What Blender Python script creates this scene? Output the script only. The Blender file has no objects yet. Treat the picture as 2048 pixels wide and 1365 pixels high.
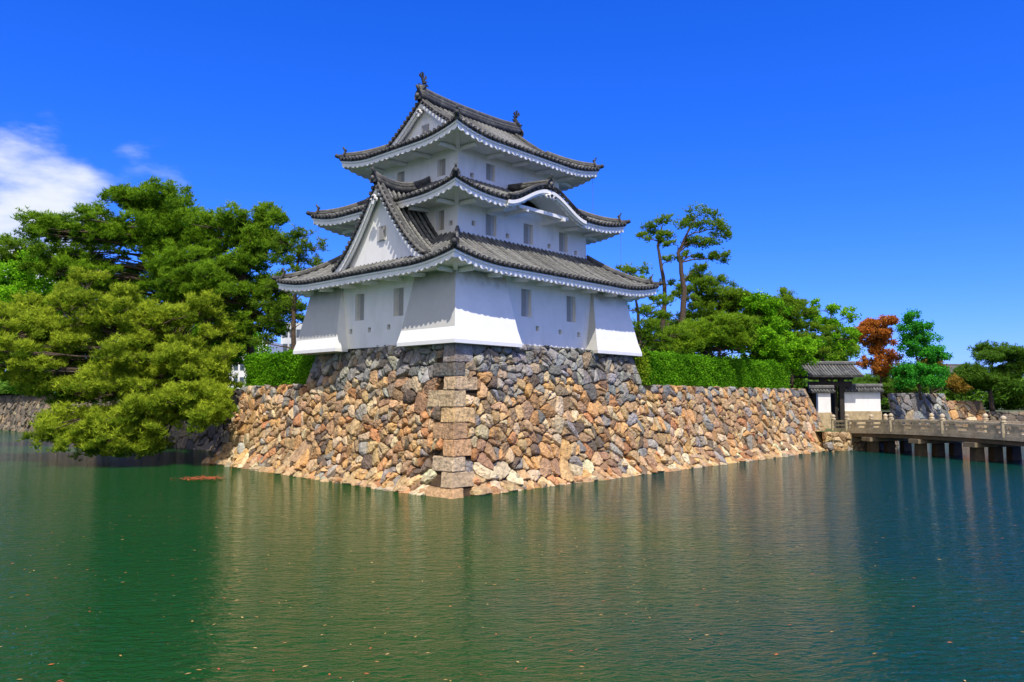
import bpy, math, random, bmesh
import numpy as np
from mathutils import Vector, Matrix
random.seed(7); rng=np.random.default_rng(7)
scene=bpy.context.scene
COL=scene.collection
# ------------------------------------------------------------------ frames
CAM=(-22.2,-23.85,4.0)
FW=(0.735,0.678); RT=(0.678,-0.735)
def S(R,F,z=0.0):
    return (CAM[0]+FW[0]*F+RT[0]*R, CAM[1]+FW[1]*F+RT[1]*R, z)
# ------------------------------------------------------------------ materials
def newmat(name):
    m=bpy.data.materials.new(name); m.use_nodes=True
    nt=m.node_tree; nt.nodes.clear()
    out=nt.nodes.new('ShaderNodeOutputMaterial')
    return m,nt,out
def N(nt,t,**kw):
    n=nt.nodes.new(t)
    for k,v in kw.items():
        if k in n.inputs: n.inputs[k].default_value=v
        else: setattr(n,k,v)
    return n
def mat_generic(name,col=None,rough=0.8,nscale=4.0,namt=0.35,bump=0.3,bscale=25.0,bdist=0.02,attr=True,spec=0.3,stain=None,zgrad=None):
    m,nt,out=newmat(name); L=nt.links
    p=N(nt,'ShaderNodeBsdfPrincipled'); p.inputs['Roughness'].default_value=rough
    p.inputs['Specular IOR Level'].default_value=spec
    tc=N(nt,'ShaderNodeTexCoord')
    n1=N(nt,'ShaderNodeTexNoise'); n1.inputs['Scale'].default_value=nscale; n1.inputs['Detail'].default_value=8; n1.inputs['Roughness'].default_value=.65
    L.new(tc.outputs['Object'],n1.inputs['Vector'])
    mr=N(nt,'ShaderNodeMapRange'); mr.inputs['From Min'].default_value=.25; mr.inputs['From Max'].default_value=.75
    mr.inputs['To Min'].default_value=1-namt; mr.inputs['To Max'].default_value=1+namt
    L.new(n1.outputs['Fac'],mr.inputs['Value'])
    mul=N(nt,'ShaderNodeVectorMath',operation='SCALE')
    if attr:
        a=N(nt,'ShaderNodeAttribute'); a.attribute_name='Col'; L.new(a.outputs['Color'],mul.inputs[0])
    else: mul.inputs[0].default_value=col
    L.new(mr.outputs[0],mul.inputs['Scale'])
    last=mul.outputs[0]
    if stain:
        n3=N(nt,'ShaderNodeTexNoise'); n3.inputs['Scale'].default_value=stain[1]; n3.inputs['Detail'].default_value=6
        mp=N(nt,'ShaderNodeMapping'); mp.inputs['Scale'].default_value=(1,1,stain[3] if len(stain)>3 else 1)
        L.new(tc.outputs['Object'],mp.inputs[0]); L.new(mp.outputs[0],n3.inputs['Vector'])
        r3=N(nt,'ShaderNodeMapRange'); r3.inputs['From Min'].default_value=.5; r3.inputs['From Max'].default_value=.75; r3.inputs['To Max'].default_value=stain[2]
        L.new(n3.outputs['Fac'],r3.inputs['Value'])
        mx=N(nt,'ShaderNodeMix'); mx.data_type='RGBA'
        L.new(r3.outputs[0],mx.inputs['Factor']); L.new(last,mx.inputs['A']); mx.inputs['B'].default_value=(*stain[0],1)
        last=mx.outputs['Result']
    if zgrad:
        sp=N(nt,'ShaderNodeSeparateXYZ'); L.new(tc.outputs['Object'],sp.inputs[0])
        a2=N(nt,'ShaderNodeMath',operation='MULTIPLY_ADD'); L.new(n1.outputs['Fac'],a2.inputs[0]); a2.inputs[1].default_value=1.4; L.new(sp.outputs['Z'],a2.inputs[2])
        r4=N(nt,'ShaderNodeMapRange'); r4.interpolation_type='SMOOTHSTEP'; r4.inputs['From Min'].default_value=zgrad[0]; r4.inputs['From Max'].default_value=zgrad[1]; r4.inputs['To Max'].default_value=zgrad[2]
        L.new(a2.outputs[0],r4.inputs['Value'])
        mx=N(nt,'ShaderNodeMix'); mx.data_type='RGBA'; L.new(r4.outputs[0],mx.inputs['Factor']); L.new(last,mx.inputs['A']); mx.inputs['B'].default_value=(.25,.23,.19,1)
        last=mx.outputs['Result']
    L.new(last,p.inputs['Base Color'])
    n2=N(nt,'ShaderNodeTexNoise'); n2.inputs['Scale'].default_value=bscale; n2.inputs['Detail'].default_value=6
    L.new(tc.outputs['Object'],n2.inputs['Vector'])
    b=N(nt,'ShaderNodeBump'); b.inputs['Strength'].default_value=bump; b.inputs['Distance'].default_value=bdist
    L.new(n2.outputs['Fac'],b.inputs['Height']); L.new(b.outputs[0],p.inputs['Normal'])
    L.new(p.outputs[0],out.inputs[0])
    return m
M_stone=mat_generic('stone',rough=.9,nscale=5,namt=.5,bump=1.0,bscale=7,bdist=.1,spec=.12,stain=((.17,.11,.065),1.1,.55))
M_plaster=mat_generic('white_plaster',col=(.88,.865,.83),attr=False,rough=.75,nscale=1.2,namt=.04,bump=.15,bscale=6,bdist=.02,spec=.2,stain=((.62,.60,.55),1.8,.35,.35))
M_plaster_old=mat_generic('weathered_shaded_plaster',rough=.8,nscale=1.6,namt=.06,bump=.15,bscale=6,bdist=.02,spec=.2,zgrad=(3.1,4.1,.75))
M_tile=mat_generic('roof_tile',rough=.65,nscale=6,namt=.5,bump=.4,bscale=30,bdist=.01,spec=.25,stain=((.25,.245,.21),2.2,.45))
M_wood=mat_generic('dark_wood',col=(.035,.028,.022),attr=False,rough=.7)
M_panel=mat_generic('window_panel',rough=.7,namt=.1)
M_bark=mat_generic('bark',col=(.10,.07,.05),attr=False,rough=.95,nscale=8,namt=.5,bump=1,bscale=14,bdist=.05)
M_ground=mat_generic('earth_grass',col=(.09,.11,.04),attr=False,rough=.95,nscale=1,namt=.5)
M_bridge=mat_generic('bridge_stone',rough=.85,nscale=3,namt=.35,bump=.4,bscale=15,stain=((.14,.11,.07),2.0,.5))
M_concrete=mat_generic('pale_concrete',rough=.8,nscale=.3,namt=.08,bump=0.05)
def mat_leaf(name,trans=.42):
    m,nt,out=newmat(name); L=nt.links
    a=N(nt,'ShaderNodeAttribute'); a.attribute_name='Col'
    d=N(nt,'ShaderNodeBsdfDiffuse'); t=N(nt,'ShaderNodeBsdfTranslucent')
    mx=N(nt,'ShaderNodeMixShader'); mx.inputs[0].default_value=trans
    L.new(a.outputs['Color'],d.inputs['Color']); L.new(a.outputs['Color'],t.inputs['Color'])
    L.new(d.outputs[0],mx.inputs[1]); L.new(t.outputs[0],mx.inputs[2])
    L.new(mx.outputs[0],out.inputs[0]); return m
M_leaf=mat_leaf('foliage')
# ------------------------------------------------------------------ mesh builder
def top(o,label,cat,group=None):
    o['label']=label; o['category']=cat
    if group: o['group']=group
def empty(name,loc,label,cat,group=None):
    e=bpy.data.objects.new(name,None); e.location=loc; e.empty_display_size=.5
    COL.objects.link(e); top(e,label,cat,group); return e
def attach(o,parent):
    if parent is not None:
        o.parent=parent
        if parent.type=='EMPTY': o.matrix_parent_inverse=Matrix.Translation(parent.location).inverted()
class MB:
    def __init__(s): s.v=[];s.f=[];s.c=[]
    def add(s,vs,fs,col=(.5,.5,.5)):
        o=len(s.v); s.v.extend(vs); s.f.extend([tuple(i+o for i in f) for f in fs]); s.c.extend([col]*len(vs))
    def quad(s,a,b,c,d,col=(.5,.5,.5)): s.add([a,b,c,d],[(0,1,2,3)],col)
    def box8(s,p,col=(.5,.5,.5)):
        s.add(list(p),[(0,1,2,3),(4,7,6,5),(0,4,5,1),(1,5,6,2),(2,6,7,3),(3,7,4,0)],col)
    def box(s,x0,x1,y0,y1,z0,z1,col=(.5,.5,.5)):
        s.box8([(x0,y0,z0),(x1,y0,z0),(x1,y1,z0),(x0,y1,z0),(x0,y0,z1),(x1,y0,z1),(x1,y1,z1),(x0,y1,z1)],col)
    def boxS(s,R0,R1,F0,F1,z0,z1,col=(.5,.5,.5)):
        s.box8([S(R0,F0,z0),S(R1,F0,z0),S(R1,F1,z0),S(R0,F1,z0),S(R0,F0,z1),S(R1,F0,z1),S(R1,F1,z1),S(R0,F1,z1)],col)
    def beam(s,a,b,w,h,col=(.5,.5,.5)):
        a=Vector(a);b=Vector(b);d=(b-a).normalized(); u=d.cross(Vector((0,0,1)))
        if u.length<.01: u=Vector((1,0,0))
        u.normalize(); n=u.cross(d); u*=w/2;n*=h/2
        s.box8([tuple(a-u-n),tuple(a+u-n),tuple(a+u+n),tuple(a-u+n),tuple(b-u-n),tuple(b+u-n),tuple(b+u+n),tuple(b-u+n)],col)
    def tube(s,pts,rad,n=8,col=(.5,.5,.5),cap=True):
        pts=[Vector(p) for p in pts]; vs=[];fs=[]
        for i,p in enumerate(pts):
            d=(pts[min(i+1,len(pts)-1)]-pts[max(i-1,0)]).normalized()
            ref=Vector((0,0,1)) if abs(d.z)<.9 else Vector((1,0,0))
            u=d.cross(ref).normalized(); w=d.cross(u)
            r=rad[i] if hasattr(rad,'__len__') else rad
            for k in range(n):
                a=2*math.pi*k/n; vs.append(tuple(p+u*(r*math.cos(a))+w*(r*math.sin(a))))
        for i in range(len(pts)-1):
            for k in range(n):
                k2=(k+1)%n; fs.append((i*n+k,i*n+k2,(i+1)*n+k2,(i+1)*n+k))
        if cap: fs.append(tuple(range(n-1,-1,-1))); fs.append(tuple(range((len(pts)-1)*n,len(pts)*n)))
        s.add(vs,fs,col)
    def obj(s,name,mat,parent=None,smooth=False,label=None):
        me=bpy.data.meshes.new(name); me.from_pydata(s.v,[],s.f); me.update()
        ca=me.color_attributes.new('Col','FLOAT_COLOR','POINT')
        arr=np.ones((len(s.v),4),dtype=np.float32); arr[:,:3]=np.array(s.c,dtype=np.float32).reshape(-1,3)
        ca.data.foreach_set('color',arr.ravel())
        me.materials.append(mat)
        if smooth: me.polygons.foreach_set('use_smooth',[True]*len(me.polygons))
        o=bpy.data.objects.new(name,me); COL.objects.link(o); attach(o,parent)
        if label: o['label']=label
        return o
# ------------------------------------------------------------------ camera, light, world
cam=bpy.data.cameras.new('camera'); co=bpy.data.objects.new('camera',cam); COL.objects.link(co)
co.location=CAM; co.rotation_euler=(math.radians(90+4.36),0,-math.atan2(.735,.678))
cam.lens=27.16; cam.sensor_width=36; cam.clip_end=6000; cam.clip_start=.1
scene.camera=co
sd=Vector((-.345,-.467,1)).normalized()
sl=bpy.data.lights.new('sun','SUN'); sl.energy=5.0; sl.angle=math.radians(.5); sl.color=(1,.94,.84)
so=bpy.data.objects.new('sun',sl); COL.objects.link(so); so.rotation_euler=sd.to_track_quat('Z','Y').to_euler()
so.location=(0,0,60)
w=bpy.data.worlds.new('World'); scene.world=w; w.use_nodes=True
nt=w.node_tree; nt.nodes.clear(); L=nt.links
out=N(nt,'ShaderNodeOutputWorld'); bg=N(nt,'ShaderNodeBackground'); bg.inputs[1].default_value=.135
sky=N(nt,'ShaderNodeTexSky'); sky.sky_type='NISHITA'; sky.sun_disc=False
sky.sun_elevation=math.asin(sd.z); sky.sun_rotation=math.atan2(sd.x,sd.y); sky.air_density=1.0; sky.dust_density=.3; sky.ozone_density=3.0
tint=N(nt,'ShaderNodeVectorMath',operation='MULTIPLY'); tint.inputs[1].default_value=(.58,.80,1.9)
hs=N(nt,'ShaderNodeHueSaturation'); hs.inputs['Saturation'].default_value=1.09
L.new(sky.outputs[0],tint.inputs[0]); L.new(tint.outputs[0],hs.inputs['Color'])
tc=N(nt,'ShaderNodeTexCoord')
def cloudmask(cdir,a0,a1,scale,lo,hi,wt=.42):
    c=Vector(cdir).normalized()
    dt=N(nt,'ShaderNodeVectorMath',operation='DOT_PRODUCT'); dt.inputs[1].default_value=c
    L.new(tc.outputs['Generated'],dt.inputs[0])
    m1=N(nt,'ShaderNodeMapRange'); m1.interpolation_type='SMOOTHSTEP'
    m1.inputs['From Min'].default_value=math.cos(math.radians(a0)); m1.inputs['From Max'].default_value=math.cos(math.radians(a1))
    L.new(dt.outputs['Value'],m1.inputs['Value'])
    mp=N(nt,'ShaderNodeMapping'); mp.inputs['Scale'].default_value=(1,1,2.6); mp.inputs['Rotation'].default_value=(.3,.35,0)
    L.new(tc.outputs['Generated'],mp.inputs[0])
    nz=N(nt,'ShaderNodeTexNoise'); nz.inputs['Scale'].default_value=scale; nz.inputs['Detail'].default_value=9; nz.inputs['Roughness'].default_value=.55
    L.new(mp.outputs[0],nz.inputs['Vector'])
    ad=N(nt,'ShaderNodeMath',operation='MULTIPLY_ADD'); L.new(m1.outputs[0],ad.inputs[0]); ad.inputs[1].default_value=wt; L.new(nz.outputs['Fac'],ad.inputs[2])
    m2=N(nt,'ShaderNodeMapRange'); m2.interpolation_type='SMOOTHSTEP'; m2.inputs['From Min'].default_value=lo; m2.inputs['From Max'].default_value=hi
    L.new(ad.outputs[0],m2.inputs['Value'])
    g=N(nt,'ShaderNodeMath',operation='MULTIPLY'); L.new(m2.outputs[0],g.inputs[0])
    g2=N(nt,'ShaderNodeMath',operation='MULTIPLY'); L.new(m1.outputs[0],g2.inputs[0]); g2.inputs[1].default_value=4.0; g2.use_clamp=True
    L.new(g2.outputs[0],g.inputs[1]); return g.outputs[0]
last=hs.outputs[0]
for (cd,a0,a1,sc,lo,hi,cc) in [((.29,1.15,.235),7.5,.5,8.0,.62,1.0,(6.4,6.8,7.4,1)),((.41,1.02,.295),3.4,.4,16.0,.78,1.5,(5.0,5.8,7.0,1)),((-.9,-.5,.75),60,25,2.2,.60,.9,(7.2,6.8,6.1,1))]:  # last entry: unseen cloud behind the camera, added as neutral fill light
    c_=cloudmask(cd,a0,a1,sc,lo,hi)
    mx=N(nt,'ShaderNodeMix'); mx.data_type='RGBA'; L.new(c_,mx.inputs['Factor']); L.new(last,mx.inputs['A']); mx.inputs['B'].default_value=cc
    last=mx.outputs['Result']
L.new(last,bg.inputs[0]); L.new(bg.outputs[0],out.inputs[0])
scene.view_settings.view_transform='Standard'; scene.view_settings.look='None'; scene.view_settings.exposure=0
# ------------------------------------------------------------------ water
m,nt,out=newmat('moat_water'); L=nt.links
p=N(nt,'ShaderNodeBsdfPrincipled'); p.inputs['Roughness'].default_value=.06; p.inputs['IOR'].default_value=1.33; p.inputs['Specular IOR Level'].default_value=.11
geo=N(nt,'ShaderNodeNewGeometry')
mp=N(nt,'ShaderNodeMapping'); mp.vector_type='TEXTURE'; mp.inputs['Rotation'].default_value=(0,0,math.radians(-40)); mp.inputs['Scale'].default_value=(1.0,.42,1)
L.new(geo.outputs['Position'],mp.inputs[0])
nA=N(nt,'ShaderNodeTexNoise'); nA.inputs['Scale'].default_value=2.6; nA.inputs['Detail'].default_value=3.5; nA.inputs['Roughness'].default_value=.6; nA.inputs['Distortion'].default_value=.8
nB=N(nt,'ShaderNodeTexNoise'); nB.inputs['Scale'].default_value=.12; nB.inputs['Detail'].default_value=3
nC=N(nt,'ShaderNodeTexNoise'); nC.inputs['Scale'].default_value=.6; nC.inputs['Detail'].default_value=3
L.new(mp.outputs[0],nA.inputs['Vector']); L.new(geo.outputs['Position'],nB.inputs['Vector']); L.new(mp.outputs[0],nC.inputs['Vector'])
b=N(nt,'ShaderNodeBump'); b.inputs['Strength'].default_value=1.0; b.inputs['Distance'].default_value=.13
L.new(nA.outputs['Fac'],b.inputs['Height'])
b2=N(nt,'ShaderNodeBump'); b2.inputs['Strength'].default_value=.7; b2.inputs['Distance'].default_value=.12
L.new(nC.outputs['Fac'],b2.inputs['Height']); L.new(b2.outputs[0],b.inputs['Normal']); L.new(b.outputs[0],p.inputs['Normal'])
dt=N(nt,'ShaderNodeVectorMath',operation='DOT_PRODUCT'); dt.inputs[1].default_value=(RT[0],RT[1],0); L.new(geo.outputs['Position'],dt.inputs[0])
r0=CAM[0]*RT[0]+CAM[1]*RT[1]
mr=N(nt,'ShaderNodeMapRange'); mr.inputs['From Min'].default_value=r0-8; mr.inputs['From Max'].default_value=r0+20; L.new(dt.outputs['Value'],mr.inputs['Value'])
ad=N(nt,'ShaderNodeMath',operation='MULTIPLY_ADD'); L.new(nB.outputs['Fac'],ad.inputs[0]); ad.inputs[1].default_value=.8; L.new(mr.outputs[0],ad.inputs[2])
cr=N(nt,'ShaderNodeValToRGB'); e=cr.color_ramp.elements
e[0].position=.35; e[0].color=(.004,.056,.008,1); e[1].position=1.0; e[1].color=(.002,.040,.034,1)
x=cr.color_ramp.elements.new(.64); x.color=(.010,.060,.011,1)
L.new(ad.outputs[0],cr.inputs[0]); L.new(cr.outputs[0],p.inputs['Base Color']); L.new(p.outputs[0],out.inputs[0])
M_water=m
mb=MB(); mb.quad(S(-900,-60,0),S(900,-60,0),S(900,400,0),S(-900,400,0)); o=mb.obj('water',M_water); o['kind']='structure'
# ------------------------------------------------------------------ stone walls
def clip(poly,a,b,c):
    res=[];n=len(poly)
    for i in range(n):
        p=poly[i];q=poly[(i+1)%n]; dp=a*p[0]+b*p[1]-c; dq=a*q[0]+b*q[1]-c
        if dp<=0: res.append(p)
        if (dp<0 and dq>0) or (dp>0 and dq<0):
            t=dp/(dp-dq); res.append((p[0]+(q[0]-p[0])*t,p[1]+(q[1]-p[1])*t))
    return res
PAL=[((.52,.34,.17),6),((.54,.31,.13),4),((.60,.46,.28),4),((.32,.29,.245),2.2),((.34,.21,.12),3.5),((.17,.13,.095),1.3),((.45,.30,.165),6),((.46,.22,.10),1.4)]
PALG=[((.29,.28,.255),5),((.21,.205,.19),4),((.38,.35,.28),3),((.36,.27,.18),2.5),((.14,.135,.12),1.5)]
def pick(pal):
    t=random.random()*sum(w for _,w in pal)
    for c,w in pal:
        t-=w
        if t<=0: break
    j=random.uniform(.76,1.2); return tuple(x*j*random.uniform(.95,1.05) for x in c)
def stone(mb,poly,Mf,H,col,gap=.016):
    cx=sum(p[0] for p in poly)/len(poly); cy=sum(p[1] for p in poly)/len(poly)
    pts=[]
    for i in range(len(poly)):
        p=poly[i];q=poly[(i+1)%len(poly)]; l=math.dist(p,q)
        if l<.05: continue
        cc=random.uniform(.03,.17)
        pts.append((p[0]+(cx-p[0])*cc,p[1]+(cy-p[1])*cc))
        k=int(l/.15)
        for j in range(1,k+1):
            t=j/(k+1); pts.append((p[0]+(q[0]-p[0])*t+random.uniform(-.025,.025),p[1]+(q[1]-p[1])*t+random.uniform(-.025,.025)))
    n=len(pts)
    if n<3: return
    R=max(math.dist(p,(cx,cy)) for p in pts)
    def sh(p,d):
        l=math.dist(p,(cx,cy))+1e-6; t=min(.6,d/l); return (p[0]+(cx-p[0])*t,p[1]+(cy-p[1])*t)
    tx=random.uniform(-.26,.26); ty=random.uniform(-.32,.22)
    vs=[]
    for lev,(d,h) in enumerate([(0.0,-.16),(gap,H*.3),(gap+.04,H*.85),(gap+.04+R*.35,H*1.15)]):
        for p in pts:
            q=sh(p,d*random.uniform(.7,1.4)); hh=h+((q[0]-cx)*tx+(q[1]-cy)*ty if lev>1 else 0)+(random.uniform(-.016,.016) if lev else 0)
            vs.append(Mf(q[0],q[1],hh))
    qx=cx+random.uniform(-.05,.05);qy=cy+random.uniform(-.04,.04)
    vs.append(Mf(qx,qy,H*1.15+random.uniform(-.02,.03)))
    fs=[]
    for k in range(3):
        for i in range(n):
            j=(i+1)%n; fs.append((k*n+i,k*n+j,(k+1)*n+j,(k+1)*n+i))
    for i in range(n): fs.append((3*n+i,3*n+(i+1)%n,4*n))
    mb.add(vs,fs,col)
def stones(mb,Mf,u0,u1,v0,v1,size,bound,extra=None,colf=None,H=.12,asp=1.25):
    sx=size*math.sqrt(asp); sy=size/math.sqrt(asp); seeds=[]
    g={}
    j=0; v=v0-sy
    while v<v1+sy:
        u=u0-sx+(sx/2 if j%2 else 0)
        while u<u1+sx:
            r=random.random()
            if r>.25:
                p=(u+random.uniform(-.52,.52)*sx,v+random.uniform(-.52,.52)*sy)
                seeds.append(p)
                if r>.72: seeds.append((p[0]+random.uniform(.25,.5)*sx*random.choice((-1,1)),p[1]+random.uniform(-.45,.45)*sy))
                if r>.9: seeds.append((p[0]+random.uniform(.2,.45)*sx*random.choice((-1,1)),p[1]+random.uniform(-.45,.45)*sy))
            u+=sx
        v+=sy; j+=1
    for i,p in enumerate(seeds): g.setdefault((int(p[0]//sx),int(p[1]//sy)),[]).append(i)
    for i,p in enumerate(seeds):
        ok,cl=(True,[]) if extra is None else extra(p)
        if not ok: continue
        poly=[(p[0]-2*sx,p[1]-2*sy),(p[0]+2*sx,p[1]-2*sy),(p[0]+2*sx,p[1]+2*sy),(p[0]-2*sx,p[1]+2*sy)]
        gx,gy=int(p[0]//sx),int(p[1]//sy)
        for a in range(gx-2,gx+3):
            for b_ in range(gy-2,gy+3):
                for k in g.get((a,b_),()):
                    if k==i or len(poly)<3: continue
                    q=seeds[k]
                    A=(q[0]-p[0])/asp**.5; B=(q[1]-p[1])*asp**.5
                    c=A*(p[0]+q[0])/2+B*(p[1]+q[1])/2
                    poly=clip(poly,A,B,c)
        for (A,B,c) in list(bound)+cl:
            if len(poly)>=3: poly=clip(poly,A,B,c)
        if len(poly)<3: continue
        ar=abs(sum(poly[k][0]*poly[(k+1)%len(poly)][1]-poly[(k+1)%len(poly)][0]*poly[k][1] for k in range(len(poly)))/2)
        if ar<.012: continue
        stone(mb,poly,Mf,H*random.uniform(.5,1.5),colf(p))
def off(z): return .29*z-.006*z*z-.45*max(0,1-z/1.3)**2
ZT=4.9; ZB=6.75
XE=16.1; YE=14.35
def MR(u,v,h): return (u,off(v)-.96*h,v+.27*h)
SL=.075
def ML(u,v,h): return (off(v)+SL*max(0,u-2)-.96*h*1, u, v+.27*h)
courses=[]; z=-.35; i=0
while z<ZB-.2:
    h=random.uniform(.6,.88); z1=min(ZB-.01,z+h)
    if ZB-z1<.35: z1=ZB-.01
    a,b_=(random.uniform(1.1,1.5),random.uniform(.65,.85)) if i%2 else (random.uniform(.65,.9),random.uniform(1.3,1.8))
    courses.append((z,z1,a,b_)); z=z1; i+=1
def corner_len(v,k):
    for c in courses:
        if c[0]<=v<c[1]: return c[2+k]
    return .8
def colf(p):
    v=p[1]
    if v>5.1: return pick(PALG)
    if v>4.2 and random.random()<.4: return pick(PALG)
    c=pick(PAL)
    if v<1.0: c=tuple(min(.66,x*1.12) for x in c)
    return c
def faceextra(E,k):
    def f(p):
        u,v=p; cl=[]
        cu=off(v)+corner_len(v,k)-.08
        if u<cu-.03: return False,[]
        if u<cu+1.2: cl.append((-1,0,-cu))
        if v>ZT:
            if u>E-.27*(v-ZT): return False,[]
            return True,cl+[(1,.27,E+.27*ZT)]
        if u>E: return True,cl+[(0,1,ZT+.02*math.sin(u*3))]
        return True,cl
    return f
ES=.6
mb=MB()
XR=42.9; YL=24.0
stones(mb,MR,0,XR,-.4,ZB,.55,[(0,-1,.5),(0,1,ZB-.01),(1,ES,XR-.5)],faceextra(XE,0),colf,H=.115)
stones(mb,ML,0,YL,-.4,ZB,.55,[(0,-1,.5),(0,1,ZB-.01),(1,.27,YL)],faceextra(YE,1),colf,H=.115)
def backing(Mf,u0f,u1f,v0,v1,n=8,col=(.035,.024,.014)):
    for i in range(n):
        a=v0+(v1-v0)*i/n; b_=v0+(v1-v0)*(i+1)/n
        for j in range(6):
            A0=u0f(a)+(u1f(a)-u0f(a))*j/6;A1=u0f(a)+(u1f(a)-u0f(a))*(j+1)/6;B0=u0f(b_)+(u1f(b_)-u0f(b_))*j/6;B1=u0f(b_)+(u1f(b_)-u0f(b_))*(j+1)/6
            mb.quad(Mf(A0,a,-.03),Mf(A1,a,-.03),Mf(B1,b_,-.03),Mf(B0,b_,-.03),col)
backing(MR,lambda v:off(v)+.03,lambda v:XR-ES*v,-.5,ZT-.05)
backing(ML,lambda v:off(v)+.03,lambda v:YL-.27*v,-.5,ZT-.05)
backing(MR,lambda v:off(v)+.03,lambda v:XE-.27*(v-ZT)-.05,ZT-.05,ZB-.02)
backing(ML,lambda v:off(v)+.03,lambda v:YE-.27*(v-ZT)-.05,ZT-.05,ZB-.02)
def ME(u,v,h): return (XR-ES*v+.9*h, u, v+.4*h)
stones(mb,ME,0,12,-.4,ZT,.75,[(0,-1,.5),(0,1,ZT),(-1,.27,0.0)],None,colf)
mb.quad((XR+ES*.5-.03,0,-.5),(XR+ES*.5,14,-.5),(XR-ES*4.85,14,4.85),(XR-ES*4.85-.03,1.3,4.85),(.035,.03,.02))
def MTR(u,v,h): return (XE-.27*(v-ZT)+.96*h,u,v+.27*h)
stones(mb,MTR,1.5,14,ZT,ZB,.7,[(0,-1,-ZT),(0,1,ZB-.01),(-1,0,-1.9),(1,0,13.6)],None,colf)
mb.quad((XE-.03,1.4,ZT-.1),(XE-.03,14,ZT-.1),(XE-.5,14,ZB),(XE-.5,1.7,ZB),(.035,.03,.02))
mb.quad((2.9,YE-.05,ZT-.1),(XE,YE-.05,ZT-.1),(XE-.5,YE-.55,ZB),(3.1,YE-.55,ZB),(.2,.18,.15))
mb.quad((2.0,2.0,ZB-.02),(15.5,2.0,ZB-.02),(15.5,13.6,ZB-.02),(2.6,13.6,ZB-.02),(.2,.19,.18))
def quoin(C,dx,dy,z0,z1,a,b_,col,pr=.1,bevel=.035):
    bm=bmesh.new(); vs=[]
    for z in (z0+.005,z1-.005):
        x,y=C(z); x-=dx[0]*pr+dy[0]*pr; y-=dx[1]*pr+dy[1]*pr
        j=lambda: random.uniform(-.02,.02)
        P=[(x,y),(x+dx[0]*a,y+dx[1]*a),(x+dx[0]*a+dy[0]*b_,y+dx[1]*a+dy[1]*b_),(x+dy[0]*b_,y+dy[1]*b_)]
        vs.append([bm.verts.new((px+j(),py+j(),z)) for q,(px,py) in enumerate(P)])
    lo,hi=vs
    bm.faces.new(lo[::-1]); bm.faces.new(hi)
    for i in range(4): bm.faces.new((lo[i],lo[(i+1)%4],hi[(i+1)%4],hi[i]))
    bmesh.ops.bevel(bm,geom=list(bm.edges),offset=bevel,segments=2,affect='EDGES')
    bmesh.ops.subdivide_edges(bm,edges=[e for e in bm.edges if e.calc_length()>.35],cuts=3,use_grid_fill=True)
    bmesh.ops.triangulate(bm,faces=list(bm.faces))
    for v in bm.verts: v.co+=Vector((random.uniform(-1,1),random.uniform(-1,1),random.uniform(-1,1)))*.018
    bm.verts.index_update()
    mb.add([tuple(v.co) for v in bm.verts],[tuple(v.index for v in f.verts) for f in bm.faces],col); bm.free()
QP=[((.50,.35,.19),4),((.52,.34,.17),4),((.42,.31,.19),3),((.50,.40,.27),2)]
for (z0,z1,a,b_) in courses:
    quoin(lambda q:(off(q),off(q)),(1,0),(0,1),z0,z1,a,b_,pick(QP) if z0<5.0 else pick(PALG))
z=-.35; i=0
while z<ZT-.1:
    z1=min(ZT,z+random.uniform(.5,.75)); 
    if ZT-z1<.3: z1=ZT
    a,b_=(1.5,.8) if i%2 else (.8,1.7)
    quoin(lambda q:(XR-ES*q,off(q)),(-1,0),(0,1),z,z1,a,b_,pick(QP),pr=.07); z=z1; i+=1
for (C,dx,dy) in [((lambda q:(XE-.27*(q-ZT),off(q))),(-1,0),(0,1)),((lambda q:(off(q)+SL*12,YE-.27*(q-ZT))),(1,0),(0,-1))]:
    z=ZT
    for h in (.62,.62,.6):
        a,b_=(1.2,.6) if i%2 else (.6,1.2)
        quoin(C,dx,dy,z,z+h,a,b_,pick(PALG),pr=.1); z+=h; i+=1
o=mb.obj('stone_wall',M_stone); top(o,'tall battered wall of rough tan boulders rising from the moat','stone wall')
mb=MB()
def boulder(mb,x,y,z,r,col):
    vs=[];fs=[]; n=7
    rings=[(-.8,.5),(-.1,1.0),(.5,.8),(.85,.4)]
    sx=random.uniform(.8,1.5);sy=random.uniform(.7,1.1);sz=random.uniform(.5,.8);ro=random.uniform(0,6.28)
    for zz,rr in rings:
        for k in range(n):
            a=2*math.pi*k/n; q=rr*random.uniform(.8,1.2)
            X=math.cos(a)*q*sx;Y=math.sin(a)*q*sy
            vs.append((x+r*(X*math.cos(ro)-Y*math.sin(ro)),y+r*(X*math.sin(ro)+Y*math.cos(ro)),z+r*sz*zz*random.uniform(.85,1.15)))
    vs.append((x,y,z+r*sz))
    for i in range(3):
        for k in range(n): fs.append((i*n+k,i*n+(k+1)%n,(i+1)*n+(k+1)%n,(i+1)*n+k))
    for k in range(n): fs.append((3*n+k,3*n+(k+1)%n,4*n))
    mb.add(vs,fs,col)
RP=[((.52,.36,.19),4),((.54,.42,.26),3),((.46,.26,.12),2),((.34,.29,.22),1)]
for face in (0,1):
    u=1.0; UM=(44.0,24.0)[face]
    while u<UM:
        for (h,o_,zc,ra,rb,pr) in ((.1,-.1,.0,.22,.42,.85),(.55,-.08,.5,.18,.3,.35)):
            if random.random()>pr: continue
            d=off(h)+o_-random.uniform(-.15,.08); zz=zc+random.uniform(-.12,.12); uu=u+random.uniform(-.2,.2)
            q=(uu,d) if face==0 else (d+SL*max(0,uu-2),uu)
            boulder(mb,q[0],q[1],zz,random.uniform(ra,rb),pick(RP))
        u+=random.uniform(.3,.6)
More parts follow.
